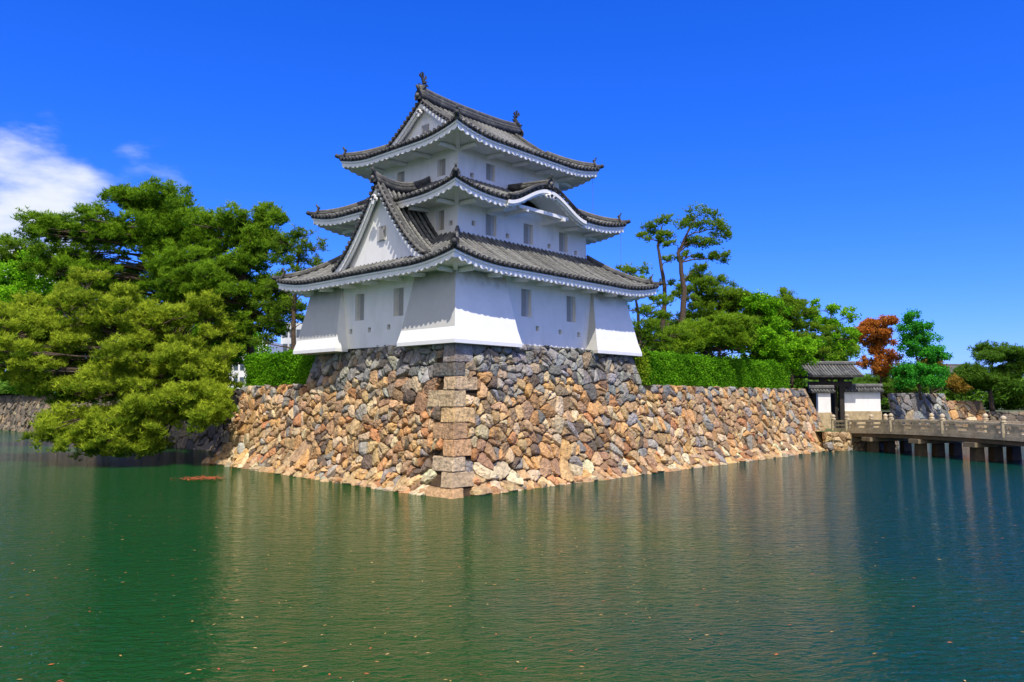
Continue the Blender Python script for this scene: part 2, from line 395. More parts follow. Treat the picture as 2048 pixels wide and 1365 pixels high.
for k in range(70):
    t=random.random(); boulder(mb,42.9-ES*1.5*t+random.uniform(-.2,2.0)*(1-t*.6),random.uniform(-.3,1.2),1.2*t+random.uniform(-.15,.1),random.uniform(.22,.42),pick(RP))
o=mb.obj('rubble_stones',M_stone); o['kind']='stuff'; top(o,'loose pale orange boulders at the waterline below the wall','rubble')
def simple_wall(name,p0,p1,z1,size,pal,label,batter=.25,z0=-.4,H=.12):
    p0=Vector((p0[0],p0[1])); p1=Vector((p1[0],p1[1])); d=(p1-p0); ln=d.length; d.normalize(); inn=Vector((-d.y,d.x))
    if inn.dot(p0-Vector((CAM[0],CAM[1])))<0: inn=-inn
    def Mf(u,v,h):
        q=p0+d*u+inn*(batter*v-h*.96); return (q.x,q.y,v+.25*h)
    mb=MB()
    stones(mb,Mf,0,ln,z0,z1,size,[(0,-1,-z0),(0,1,z1),(-1,0,0),(1,0,ln)],None,lambda p:pick(pal),H)
    mb.quad(Mf(0,z0,-.03),Mf(ln,z0,-.03),Mf(ln,z1-.03,-.03),Mf(0,z1-.03,-.03),(.035,.03,.022))
    o=mb.obj(name,M_stone); top(o,label,'stone wall'); return o
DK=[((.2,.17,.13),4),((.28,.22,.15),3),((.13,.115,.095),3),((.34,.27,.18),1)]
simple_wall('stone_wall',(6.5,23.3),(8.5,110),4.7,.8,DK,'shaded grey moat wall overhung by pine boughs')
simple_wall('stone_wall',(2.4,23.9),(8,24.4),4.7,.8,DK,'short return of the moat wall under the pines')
simple_wall('stone_wall',S(41.5,84),S(51,90),4.75,1.0,PALG,'grey stone retaining wall beyond the bridge',batter=.15)
simple_wall('stone_wall',S(52,104),S(66,107),3.9,.9,PAL,'low tan rubble bank wall with grass on top',batter=.4)
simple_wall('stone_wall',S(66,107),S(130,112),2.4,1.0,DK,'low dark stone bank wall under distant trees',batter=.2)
simple_wall('stone_wall',S(24.4,60.6),S(26.9,61.7),1.5,.6,PAL,'low stone abutment where the bridge meets the bank',batter=.1)
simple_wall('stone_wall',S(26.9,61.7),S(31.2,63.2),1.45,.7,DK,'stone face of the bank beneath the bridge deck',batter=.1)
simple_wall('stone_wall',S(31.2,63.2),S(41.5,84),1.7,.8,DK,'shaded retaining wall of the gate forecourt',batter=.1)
# ------------------------------------------------------------------ ground sheets
def sheet(name,pts,z,mat=M_ground):
    mb=MB(); mb.add([(p[0],p[1],z) for p in pts],[tuple(range(len(pts)))]); o=mb.obj(name,mat); o['kind']='structure'; return o
sheet('terrace_ground',[(1.45,1.4),(39.6,1.4),(39.6,140),(9.5,140),(7.7,24),(3.4,24)],4.86)
sheet('forecourt_ground',[S(24.6,61),S(27.0,62.1),S(31.3,63.6),S(41.7,84.3),S(51.2,90.3),S(52,104),S(40,140),S(0,140),S(10,80)],1.5)
sheet('bank_ground',[S(41.8,84.9),S(51.1,90.9),S(55,104.5),S(50,135),S(30,135)],4.7)
g=MB()
g.quad(S(-3000,135,2.2),S(3000,125,2.2),S(3000,5000,2.2),S(-3000,5000,2.2)); o=g.obj('ground',M_ground); o['kind']='structure'
sheet('far_bank_ground',[S(53,105),S(66,108.5),S(130,113),S(130,130),S(50,130)],2.3)
sheet('left_bank_ground',[(8.2,60),(8.6,110),(9,170),(60,170),(60,60)],4.8)
# ------------------------------------------------------------------ castle tower
CX,CY=8.7,7.8
tower=empty('castle_tower',(CX,CY,ZB),'white three-storey castle turret with grey tiled roofs','castle tower')
DARK=(.03,.03,.03)
def rowcol():
    j=random.uniform(.6,1.5); return (.150*j,.150*j,.142*j)
def oni(mb,p,d,sc=1.0):
    p=Vector(p);d=Vector((d[0],d[1],0)).normalized();u=Vector((-d.y,d.x,0))
    prof=[(-.26,-.12),(-.3,.1),(-.22,.3),(-.1,.42),(0,.5),(.1,.42),(.22,.3),(.3,.1),(.26,-.12)]
    vs=[];n=len(prof)
    for k in (0,.12*sc):
        for a,b_ in prof: vs.append(tuple(p+d*k+u*(a*sc)+Vector((0,0,b_*sc))))
    fs=[tuple(range(n)),tuple(range(2*n-1,n-1,-1))]+[(i,(i+1)%n,n+(i+1)%n,n+i) for i in range(n)]
    mb.add(vs,fs,(.05,.05,.05))
    mb.tube([p+d*.1*sc+Vector((0,0,.12*sc)),p+d*.2*sc+Vector((0,0,.12*sc))],.13*sc,10,(.16,.15,.14))
    mb.tube([p-d*.05+Vector((0,0,.42*sc)),p+d*.12*sc+Vector((0,0,.55*sc)),p+d*.2*sc+Vector((0,0,.72*sc))],[.09*sc,.08*sc,.085*sc],8,(.08,.08,.075))
def cap(mb,p,d,r=.1):
    p=Vector(p);d=Vector(d).normalized()
    mb.tube([p-d*.04,p+d*.06],r,10,(.04,.04,.038))
    mb.tube([p+d*.05,p+d*.072],r*.5,8,(.15,.145,.135))
SP=.33
def roof(hx,hy,ze,Sref,rise,k,lift,D,over,bump=None,gable=None,beams=1.9):
    tile=MB(); eav=MB(); rids=[]
    sides=[((0,-1),(1,0),hx,hy,'f'),((-1,0),(0,1),hy,hx,'l'),((0,1),(1,0),hx,hy,'b'),((1,0),(0,1),hy,hx,'r')]
    def P(sd_,w_,s,z): n,t,hW,hD,_=sd_; return (CX+t[0]*w_+n[0]*(hD-s),CY+t[1]*w_+n[1]*(hD-s),z)
    def zl(sd_,w_,s):
        return lift*max(0,1-(sd_[2]-abs(w_))/D)**2
    def zf(sd_,w_,s):
        t=s/Sref; z=ze+rise*((1-k)*t+k*t*t)+zl(sd_,w_,s)*max(0,1-t*1.2)
        if bump and sd_[4]=='f': z=max(z,ze+bump(w_)+.05*t)
        return z
    for sd_ in sides:
        n,t,hW,hD,nm=sd_
        isg=gable and nm in 'fb'
        Sm=Sref if (not gable or isg) else gable['Sg']
        wg=gable['wg'] if isg else None
        nc=int(2*hW/.145); 
        def smax(w_):
            if isg and abs(w_)<=wg: return Sref
            return max(0.0,min(Sm,hW-abs(w_)))
        ns=8
        ws=[-hW+2*hW*i/nc for i in range(nc+1)]
        if isg: ws=sorted(ws+[-wg-1e-4,-wg,wg,wg+1e-4])
        prev=None
        for w_ in ws:
            c_=[P(sd_,w_,smax(w_)*j/ns,zf(sd_,w_,smax(w_)*j/ns)) for j in range(ns+1)]
            if prev and not (isg and abs(abs(w_+prev[1])/2-wg)<2e-4 and abs(w_-prev[1])<2e-4):
                a=prev[0]; vs=a+c_; m_=ns+1
                tile.add(vs,[(j,j+1,m_+j+1,m_+j) for j in range(ns)],(.02,.02,.019))
            prev=(c_,w_)
        nr=int(hW*2/SP); 
        for i in range(nr):
            w_=(i-(nr-1)/2)*SP
            sm=smax(w_)
            if sm<.12: continue
            col=rowcol(); r=.08
            nseg=max(1,int(sm/.33)); vs=[];fs=[]
            for q in range(nseg):
                for e_,rr in ((q*sm/nseg,r),((q+1)*sm/nseg,r*.78)):
                    z=zf(sd_,w_,e_)
                    for a in (0,.25,.5,.75,1):
                        an=math.pi*a; dw=rr*math.cos(an)
                        x,y,_=P(sd_,w_+dw,e_,0); vs.append((x,y,z+rr*1.4*math.sin(an)))
                b0=q*10
                for a in range(4): fs.append((b0+a,b0+a+1,b0+5+a+1,b0+5+a))
                if q: fs.append(tuple(range(b0,b0+5)))
            tile.add(vs,fs,col)
            x,y,z=P(sd_,w_,-.0,zf(sd_,w_,0)); cap(tile,(x,y,z+.02),(n[0],n[1],0))
        nw=int(2*hW/.06)
        def strip(s0,zo0,s1,zo1,mbx,col=(.5,.5,.5)):
            pr=None
            for i in range(nw+1):
                w0=-1+2*i/nw
                wa=w0*(hW-s0); wb=w0*(hW-s1)
                fa=zf(sd_,wa,0); fb=fa
                A=P(sd_,wa,s0,fa+(zo0(wa) if callable(zo0) else zo0)); B=P(sd_,wb,s1,fb+(zo1(wa) if callable(zo1) else zo1))
                if pr: mbx.quad(pr[0],A,B,pr[1],col)
                pr=(A,B)
        strip(.0,0,.03,-.12,tile,DARK); strip(.03,-.12,.09,-.12,tile,DARK)
        strip(.07,-.1,.07,-.21,eav); strip(.07,-.21,.13,-.23,eav)
        sc=lambda w_:-.38-.10*abs(math.sin(math.pi*w_/.44))
        strip(.13,-.21,.13,sc,eav); strip(.13,sc,.22,sc,eav); strip(.22,sc,.22,-.25,eav)
        nw2=60; ns2=5; pr=None
        for i in range(nw2+1):
            w0=-1+2*i/nw2; c_=[]
            for j in range(ns2+1):
                s=.2+(over+.03-.2)*j/ns2; w_=w0*(hW-s); q=s/over
                z=ze-.34+.12*q+zl(sd_,w0*(hW-.2),0)*(1-q)
                if bump and nm=='f': z+=bump(w_)
                c_.append(P(sd_,w_,s,z))
            if pr: eav.add(pr+c_,[(j,j+1,ns2+1+j+1,ns2+1+j) for j in range(ns2)])
            pr=c_
        nb=max(2,int(2*(hW-over)/beams))
        for i in range(nb+1):
            w_=-(hW-over-.12)+2*(hW-over-.12)*i/nb
            bz=(bump(w_) if bump and nm=='f' else 0)
            if bz>.15: continue
            a=P(sd_,w_,over,ze-.34); b_=P(sd_,w_,.55,ze-.42+zl(sd_,w_,0)*.8)
            eav.beam(a,b_,.16,.18)
    Sh=Sref if not gable else gable['Sg']
    for sx in (-1,1):
        for sy in (-1,1):
            rid=MB(); pts=[];pts2=[]
            for j in range(9):
                s=-.02+(Sh)*j/8
                z=ze+rise*((1-k)*s/Sref+k*(s/Sref)**2)+lift*max(0,1-s/D)**2*max(0,1-s/Sref*1.2)
                pts.append((CX+sx*(hx-s),CY+sy*(hy-s),z+.1)); pts2.append((CX+sx*(hx-s),CY+sy*(hy-s),z+.24))
            pts2=pts2[1:]
            rid.tube(pts,.13,8,(.06,.06,.058)); rid.tube(pts2,.085,8,(.14,.135,.125))
            oni(rid,(pts2[0][0],pts2[0][1],pts2[0][2]-.12),(sx,sy),.72)
            rid.tube([pts[0],(pts[0][0]+sx*.12,pts[0][1]+sy*.12,pts[0][2]+.08)],[.12,.11],8,(.05,.05,.05))
            rids.append(rid)
            eav.beam((CX+sx*(hx-over),CY+sy*(hy-over),ze-.3),(CX+sx*(hx-.2),CY+sy*(hy-.2),ze-.34+lift),.2,.2)
    return tile,eav,rids,zf,sides,P
def rake(tile,eav,x,sgn,fn,dmax,y0,bw=.36,step=.3,bw2=.16):
    n=24
    for sy in (-1,1):
        pts=[(x,y0+sy*dmax*i/n,fn(dmax*i/n)+.1) for i in range(n+1)]
        tile.tube([(x-sgn*.28,)+p[1:] for p in pts],.11,8,(.07,.07,.065)); tile.tube([(x+sgn*.0,)+p[1:] for p in pts],.08,7,(.12,.115,.105))
        acc=0;last=pts[0]
        for i in range(200):
            d=dmax*i/200; q=(x,y0+sy*d,fn(d)+.0)
            acc+=math.dist(q,last) if i else 0; last=q
            if i==0 or acc>step:
                acc=0; cap(tile,(x+sgn*(.12),q[1],q[2]+.02),(sgn,0,0),.1)
                tile.tube([(x-sgn*.2,q[1],q[2]+.06),(x+sgn*.12,q[1],q[2]+.03)],.08,8,rowcol())
        for (xo,o0,o1) in ((.02,-.08,-.08-bw),(-.07,-.08-bw+.03,-.08-bw-bw2)):
            for i in range(n):
                d0=dmax*i/n;d1=dmax*(i+1)/n
                fl0=1+.35*(i/n)**2; fl1=1+.35*((i+1)/n)**2
                A=(x+sgn*xo,y0+sy*d0,fn(d0)+o0);B=(x+sgn*xo,y0+sy*d1,fn(d1)+o0)
                C=(x+sgn*xo,y0+sy*d1,fn(d1)+o1*fl1);D_=(x+sgn*xo,y0+sy*d0,fn(d0)+o1*fl0)
                e=[(p[0]-sgn*.1,p[1],p[2]) for p in (A,B,C,D_)]
                eav.box8([A,B,C,D_]+e)
def gegyo(mb,p,sgn,sc=1.0):
    x,y,z=p
    for (dy,dz,r) in ((0,0,.13),(-.16,-.14,.1),(.16,-.14,.1),(0,-.25,.1)):
        mb.tube([(x,y+dy*sc,z+dz*sc),(x+sgn*.08,y+dy*sc,z+dz*sc)],r*sc,10,(.75,.75,.73))
def pendant_boss(p,sgn,sc=1.0):
    x,y,z=p
    for (dy,dz,r) in ((0,-.02,.075),(-.17,-.16,.05),(.17,-.16,.05)):
        b_=MB(); b_.tube([(x+sgn*.08,y+dy*sc,z+dz*sc),(x+sgn*.12,y+dy*sc,z+dz*sc)],r*sc,8,(.03,.03,.03)); b_.obj('pendant_boss',M_tile,tower)
def finish_roof(t,e,rs,label):
    t.obj('roof',M_tile,tower,smooth=False,label=label)
    e.obj('eaves',M_plaster,tower)
    for r in rs: r.obj('hip_ridge',M_tile,tower,smooth=True)
t1,e1,r1,zf1,sides1,P1=roof(8.25,7.35,10.3,3.05,1.95,.3,.42,3.4,1.55)
GY=6.9; GW=3.75; G0=14.85
def dr(x):
    q=(x-1.1)/3.7; return G0-1.3*q*(1-q)+.65*q*q
GH=4.1
def gz(x,d):
    a=min(1,abs(d)/GW); return dr(x)-(GH+(dr(x)-G0))*(1-(1-a)**1.4)
dt_=MB(); de=MB(); drg=MB()
nx=12
for sy in (-1,1):
    for i in range(nx):
        xa=1.1+3.7*i/nx; xb=1.1+3.7*(i+1)/nx
        for j in range(14):
            da=GW*j/14;db=GW*(j+1)/14
            dt_.quad((xa,GY+sy*da,gz(xa,da)),(xb,GY+sy*da,gz(xb,da)),(xb,GY+sy*db,gz(xb,db)),(xa,GY+sy*db,gz(xa,db)),(.02,.02,.019))
    x=1.1+.72
    while x<4.8:
        c=rowcol(); vs=[];fs=[];r=.085
        nseg=16
        for q in range(nseg):
            for d,rr in ((GW*(q+1)/nseg,r),(GW*q/nseg,r*.8)):
                z=gz(x,d); sl=(gz(x,d+.05)-gz(x,d-.05))/.1*-1 if d>.1 else 1.5
                nl=math.sqrt(1+sl*sl)
                for a in range(5):
                    an=math.pi*a/4
                    vs.append((x+rr*math.cos(an),GY+sy*(d+rr*1.25*math.sin(an)*sl/nl),z+rr*1.25*math.sin(an)/nl))
            b0=q*10
            for a in range(4): fs.append((b0+a,b0+a+1,b0+6+a,b0+5+a))
            fs.append(tuple(range(b0,b0+5)))
        dt_.add(vs,fs,c); x+=SP
rake(dt_,de,1.15,-1,lambda d:gz(1.15,d),GW,GY,bw=.28,bw2=.12)
for sy in (-1,1):
    dt_.tube([(1.5,GY+sy*GW*i/20,gz(1.5,GW*i/20)+.14) for i in range(1,20)],.11,8,(.06,.06,.055))
ridp=[(x_,GY,dr(x_)+.16) for x_ in np.linspace(1.05,4.7,10)]
drg.tube(ridp,.17,8,(.05,.05,.05)); drg.tube([(a,b,c+.18) for a,b,c in ridp],.13,8,(.07,.07,.065)); drg.tube([(a,b,c+.32) for a,b,c in ridp],.09,8,(.13,.125,.115))
oni(drg,(1.0,GY,dr(1.1)+.1),(-1,0),.9)
gw=MB(); n=20
for i in range(n):
    da=-3.5+7.0*i/n;db=-3.5+7.0*(i+1)/n
    za=gz(1.5,da)-.1;zb=gz(1.5,db)-.1
    gw.quad((1.5,GY+da,10.5),(1.5,GY+db,10.5),(1.5,GY+db,zb),(1.5,GY+da,za))
gegyo(gw,(1.0,GY,dr(1.1)-.75),-1,1.1); pendant_boss((1.0,GY,dr(1.1)-.75),-1,1.1)
KH=3.15
def bump(w_):
    a=abs(w_+.25)/KH
    return 0 if a>=1 else 1.1*(.5*(1+math.cos(math.pi*a)))**.9
t2,e2,r2,zf2,sides2,P2=roof(6.95,6.0,14.0,2.85,1.5,.3,.42,3.0,1.75,bump=bump)
kx=CX-.25
rk=MB()
kr=[(kx,1.75+q,15.1+.2+.1*q) for q in np.linspace(0,2.9,6)]
rk.tube(kr,.15,8,(.05,.05,.05)); rk.tube([(a,b,c+.17) for a,b,c in kr],.1,8,(.12,.115,.105)); oni(rk,(kx,1.72,15.2),(0,-1),.85)
r2.append(rk)
n=60
for (oz,rr,yy,cc) in ((.13,.085,1.72,(.05,.05,.048)),(.16,.07,2.0,(.1,.1,.095))):
    t2.tube([(kx+(-KH+2*KH*i/n),yy,14+bump(-KH-.25+2*KH*i/n)+oz) for i in range(n+1)],rr,7,cc)
for (yo,o0,o1) in ((1.70,-.12,-.30),(1.79,-.27,-.40)):
    n=50
    for i in range(n):
        wa=-KH-.25+2*KH*i/n; wb=-KH-.25+2*KH*(i+1)/n
        A=(CX+wa,yo,14+bump(wa)+o0);B=(CX+wb,yo,14+bump(wb)+o0);C=(CX+wb,yo,14+bump(wb)+o1);D_=(CX+wa,yo,14+bump(wa)+o1)
        e2.box8([A,B,C,D_]+[(p[0],p[1]+.1,p[2]) for p in (A,B,C,D_)])
e2.tube([(kx,1.60,14.66),(kx,1.70,14.66)],.16,12)
for q in (-1,1): e2.tube([(kx+q*.28,1.62,14.6),(kx+q*.28,1.70,14.6)],.11,10); e2.beam((kx+q*1.5,1.95,13.72),(kx+q*1.5,3.5,13.72),.2,.2)
for (dx_,dz_,r_) in ((0,14.66,.08),(-.28,14.6,.055),(.28,14.6,.055)):
    bo=MB(); bo.tube([(kx+dx_,1.54,dz_),(kx+dx_,1.61,dz_)],r_,8,(.03,.03,.03)); bo.obj('pendant_boss',M_tile,tower)
e2.beam((kx-2.0,2.15,13.84),(kx+2.0,2.15,13.84),.18,.18)
t3,e3,r3,zf3,sides3,P3=roof(5.85,4.9,17.3,4.9,3.05,.32,.45,3.0,1.75,gable={'Sg':2.3,'wg':3.95})
for sgn in (-1,1):
    xg=CX+sgn*3.95
    fn=lambda d:17.3+3.05*((1-.32)*((4.9-d)/4.9)+.32*((4.9-d)/4.9)**2)
    rake(t3,e3,xg,sgn,fn,2.95,CY,bw=.22,bw2=.1)
    n=16; xx=CX+sgn*3.6
    for i in range(n):
        da=-2.6+5.2*i/n;db=-2.6+5.2*(i+1)/n
        e3.quad((xx,CY+da,17.9),(xx,CY+db,17.9),(xx,CY+db,fn(abs(db))-.06),(xx,CY+da,fn(abs(da))-.06))
    gegyo(e3,(xg+sgn*.1,CY,19.75),sgn,.9); pendant_boss((xg+sgn*.1,CY,19.75),sgn,.9)
    vw=MB(); vw.box(min(xx,xx+sgn*.05),max(xx,xx+sgn*.05),CY-.28,CY+.28,18.65,19.1,(.35,.34,.32)); vw.obj('gable_vent',M_panel,tower)
rp=[(CX+q,CY,20.35+.12+.22*(abs(q)/4.1)**3) for q in np.linspace(-4.1,4.1,17)]
rk=MB()
for dz,r_,c in ((0,.2,(.05,.05,.05)),(.18,.17,(.08,.08,.075)),(.34,.13,(.05,.05,.05)),(.46,.1,(.14,.135,.125))): rk.tube([(a,b,c2+dz) for a,b,c2 in rp],r_,8,c)
for sgn in (-1,1): oni(rk,(CX+sgn*4.08,CY,20.5),(sgn,0),.95)
rk.obj('main_ridge',M_tile,tower,smooth=True)
finish_roof(t1,e1,r1,'lowest and widest grey tiled roof with upturned corners')
finish_roof(t2,e2,r2,'middle grey tiled roof with curved gable over its eave')
finish_roof(t3,e3,r3,'top hip-and-gable roof of grey tiles')
gw.obj('gable',M_plaster,tower,label='white triangular gable with carved pendant')
dt_.obj('gable_roof',M_tile,tower); de.obj('barge_board',M_plaster,tower); drg.obj('gable_ridge',M_tile,tower,smooth=True)
for sgn in (-1,1):
    mbx=MB(); x0=CX+sgn*3.75; z0=20.88
    pts=[(x0+sgn*.28,CY,z0+.02),(x0+sgn*.18,CY,z0+.16),(x0+sgn*.02,CY,z0+.32),(x0-sgn*.02,CY,z0+.53),(x0+sgn*.08,CY,z0+.72),(x0+sgn*.18,CY,z0+.86)]
    mbx.tube(pts,[.11,.17,.17,.12,.08,.04],8,(.04,.04,.04))
    for (ax,az,bx,bz,cx_,cz) in ((.05,.8,.42,1.02,.3,1.22),(.05,.8,.2,1.3,.02,1.25),(.0,.75,-.1,1.15,-.25,1.0),(-.1,.4,-.38,.5,-.16,.62),(-.08,.6,-.3,.78,-.06,.78),(.22,.3,.45,.48,.12,.45)):
        T=[(x0+sgn*ax*.88,z0+az*.88),(x0+sgn*bx*.88,z0+bz*.88),(x0+sgn*cx_*.88,z0+cz*.88)]
        mbx.add([(a,CY-.03,b) for a,b in T]+[(a,CY+.03,b) for a,b in T],[(0,1,2),(3,5,4),(0,1,4,3),(1,2,5,4),(2,0,3,5)],(.04,.04,.04))
    mbx.obj('fish_ornament',M_tile,tower,smooth=False)
def wall_storey(x0,x1,y0,y1,z0,z1,holesR,holesL):
    mbw=MB(); dep=.2
    def face(Mf,u0,u1,holes):
        us=sorted(set([u0,u1]+[h[0] for h in holes]+[h[1] for h in holes])); zs=sorted(set([z0,z1]+[h[2] for h in holes]+[h[3] for h in holes]))
        for i in range(len(us)-1):
            for j in range(len(zs)-1):
                cu=(us[i]+us[i+1])/2;cz=(zs[j]+zs[j+1])/2
                if any(h[0]<cu<h[1] and h[2]<cz<h[3] for h in holes): continue
                mbw.quad(Mf(us[i],zs[j],0),Mf(us[i+1],zs[j],0),Mf(us[i+1],zs[j+1],0),Mf(us[i],zs[j+1],0))
        for (a,b_,c,d) in holes:
            mbw.quad(Mf(a,c,0),Mf(b_,c,0),Mf(b_,c,dep),Mf(a,c,dep)); mbw.quad(Mf(a,d,0),Mf(b_,d,0),Mf(b_,d,dep),Mf(a,d,dep))
            mbw.quad(Mf(a,c,0),Mf(a,d,0),Mf(a,d,dep),Mf(a,c,dep)); mbw.quad(Mf(b_,c,0),Mf(b_,d,0),Mf(b_,d,dep),Mf(b_,c,dep))
            m_=MB(); small=(b_-a)<.5
            if small:
                m_.quad(Mf(a-.01,c-.01,dep),Mf(b_+.01,c-.01,dep),Mf(b_+.01,d+.01,dep),Mf(a-.01,d+.01,dep),(.3,.3,.29))
                m_.obj('loophole',M_panel,tower)
            else:
                def bx(ua,ub,za,zb,da,db,c_=(.5,.5,.5)): m_.box8([Mf(ua,za,da),Mf(ub,za,da),Mf(ub,za,db),Mf(ua,za,db),Mf(ua,zb,da),Mf(ub,zb,da),Mf(ub,zb,db),Mf(ua,zb,db)],c_)
                wn_=(b_-a)
                bx(a-.01,b_+.01,c-.01,d+.01,dep-.01,dep+.04,(.55,.54,.52))
                bx(a+.01,a+wn_*.58,c+.01,d-.01,dep-.12,dep-.02,(.36,.34,.30))
                m_.obj('window',M_panel,tower)
    face(lambda u,z,d:(u,y0+d,z),x0,x1,holesR); face(lambda u,z,d:(x0+d,u,z),y0,y1,holesL)
    mbw.quad((x1,y0,z0),(x1,y1,z0),(x1,y1,z1),(x1,y0,z1)); mbw.quad((x0,y1,z0),(x1,y1,z0),(x1,y1,z1),(x0,y1,z1))
    mbw.obj('wall',M_plaster,tower)
def wn(c,z0,z1,w_=.78): return (c-w_/2,c+w_/2,z0,z1)
def lp(c,z,s=.26): return (c-s/2,c+s/2,z-s/2,z+s/2)
wall_storey(2.0,15.4,2.0,13.6,ZB-.06,10.7,[wn(6.9,8.2,9.6),wn(10.55,8.2,9.6),lp(7.75,7.65),lp(9.6,7.6),lp(11.2,7.55)],[wn(9.36,8.15,9.55),wn(6.15,8.15,9.55),lp(6.9,7.65),lp(8.5,7.6),lp(10.1,7.6)])
wall_storey(3.5,13.9,3.5,12.1,11.8,14.45,[wn(5.86,12.4,13.5),wn(8.76,12.4,13.5),wn(11.77,12.4,13.5),lp(4.6,12.85),lp(7.1,12.6),lp(10.5,12.55),lp(12.9,12.5)],[wn(4.78,12.5,13.5,.6),wn(10.8,12.5,13.5),lp(4.0,12.75)])
wall_storey(4.6,12.8,4.65,10.95,15.2,17.75,[wn(7.0,15.75,16.65,.7),lp(5.6,15.75)],[wn(5.94,15.75,16.65,.65),wn(9.3,15.75,16.65,.65)])
m_=MB(); 
m_.box(1.44,1.5,GY-.32,GY+.32,11.95,12.7,(.5,.5,.5))
m_.box(1.38,1.44,GY-.3,GY+.06,11.98,12.67,(.34,.33,.3))
m_.obj('window',M_panel,tower)
LV=[(9.98,.14),(9.2,.27),(8.2,.46),(7.3,.64),(6.72,.8),(6.55,.8)]
WH=(.86,.85,.82); EAVE_SHADE=(.55,.54,.50)  # plain plaster, and grey that paints the eave's shade onto left-facing skirt faces
def skirt(kind):
    m_=MB(); o_=.8; kk=.75
    if kind=='near':
        ea=lambda o_:5.1+o_*kk; el=lambda o_:4.65+o_*kk
        for i in range(len(LV)-1):
            (za,oa),(zb,ob)=LV[i],LV[i+1]
            m_.quad((2-oa,2-oa,za),(ea(oa),2-oa,za),(ea(ob),2-ob,zb),(2-ob,2-ob,zb),WH)
            m_.quad((2-oa,2-oa,za),(2-oa,el(oa),za),(2-ob,el(ob),zb),(2-ob,2-ob,zb),EAVE_SHADE if i<3 else WH)
            m_.quad((ea(oa),2-oa,za),(ea(oa),2.01,za),(ea(ob),2.01,zb),(ea(ob),2-ob,zb),WH)
            m_.quad((2-oa,el(oa),za),(2.01,el(oa),za),(2.01,el(ob),zb),(2-ob,el(ob),zb),WH)
        m_.quad((2-o_,2-o_,6.55),(ea(o_),2-o_,6.55),(ea(o_),2.1,6.55),(2-o_,2.1,6.55)); m_.quad((2-o_,2.1,6.55),(2.1,2.1,6.55),(2.1,el(o_),6.55),(2-o_,el(o_),6.55))
        o1=.14; m_.quad((2-o1,2-o1,9.98),(ea(o1),2-o1,9.98),(ea(o1),2.1,9.98),(2-o1,2.1,9.98)); m_.quad((2-o1,2.1,9.98),(2.1,2.1,9.98),(2.1,el(o1),9.98),(2-o1,el(o1),9.98))
    if kind=='right':
        s_=lambda o_:12.45-o_*kk
        for i in range(len(LV)-1):
            (za,oa),(zb,ob)=LV[i],LV[i+1]
            m_.quad((s_(oa),2-oa,za),(15.4+oa,2-oa,za),(15.4+ob,2-ob,zb),(s_(ob),2-ob,zb),WH)
            m_.quad((15.4+oa,2-oa,za),(15.4+oa,5+oa*.5,za),(15.4+ob,5+ob*.5,zb),(15.4+ob,2-ob,zb),WH)
            m_.quad((s_(oa),2-oa,za),(s_(oa),2.01,za),(s_(ob),2.01,zb),(s_(ob),2-ob,zb),EAVE_SHADE)
        m_.quad((s_(o_),2-o_,6.55),(15.4+o_,2-o_,6.55),(15.4+o_,5.4,6.55),(s_(o_),5.4,6.55)); m_.quad((12.4,1.86,9.98),(15.54,1.86,9.98),(15.54,5.1,9.98),(12.4,5.1,9.98))
    if kind=='left':
        s_=lambda o_:10.95-o_*kk
        for i in range(len(LV)-1):
            (za,oa),(zb,ob)=LV[i],LV[i+1]
            m_.quad((2-oa,s_(oa),za),(2-oa,13.6+oa,za),(2-ob,13.6+ob,zb),(2-ob,s_(ob),zb),EAVE_SHADE if i<3 else WH)
            m_.quad((2-oa,13.6+oa,za),(5+oa*.5,13.6+oa,za),(5+ob*.5,13.6+ob,zb),(2-ob,13.6+ob,zb),WH)
            m_.quad((2-oa,s_(oa),za),(2.01,s_(oa),za),(2.01,s_(ob),zb),(2-ob,s_(ob),zb),WH)
        m_.quad((2-o_,s_(o_),6.55),(2-o_,13.6+o_,6.55),(5.4,13.6+o_,6.55),(5.4,s_(o_),6.55)); m_.quad((1.86,10.9,9.98),(1.86,13.74,9.98),(5.1,13.74,9.98),(5.1,10.9,9.98))
    m_.v=[(x,y,z-ZB) for x,y,z in m_.v]
    o=m_.obj('stone_drop',M_plaster_old,tower,label='flared white stone-drop bay weathered at top, eave shade painted on left'); o.location=(0,0,ZB)
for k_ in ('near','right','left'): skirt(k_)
for (x,y,z0,z1) in ((1.9,13.2,14.2,11.3),(15.3,2.0,13.8,11.0),(14.2,3.2,17.3,14.9)):
    m_=MB(); m_.tube([(x,y,z0),(x,y,z1)],.010,5,(.15,.14,.12)); m_.obj('rain_chain',M_tile,tower)
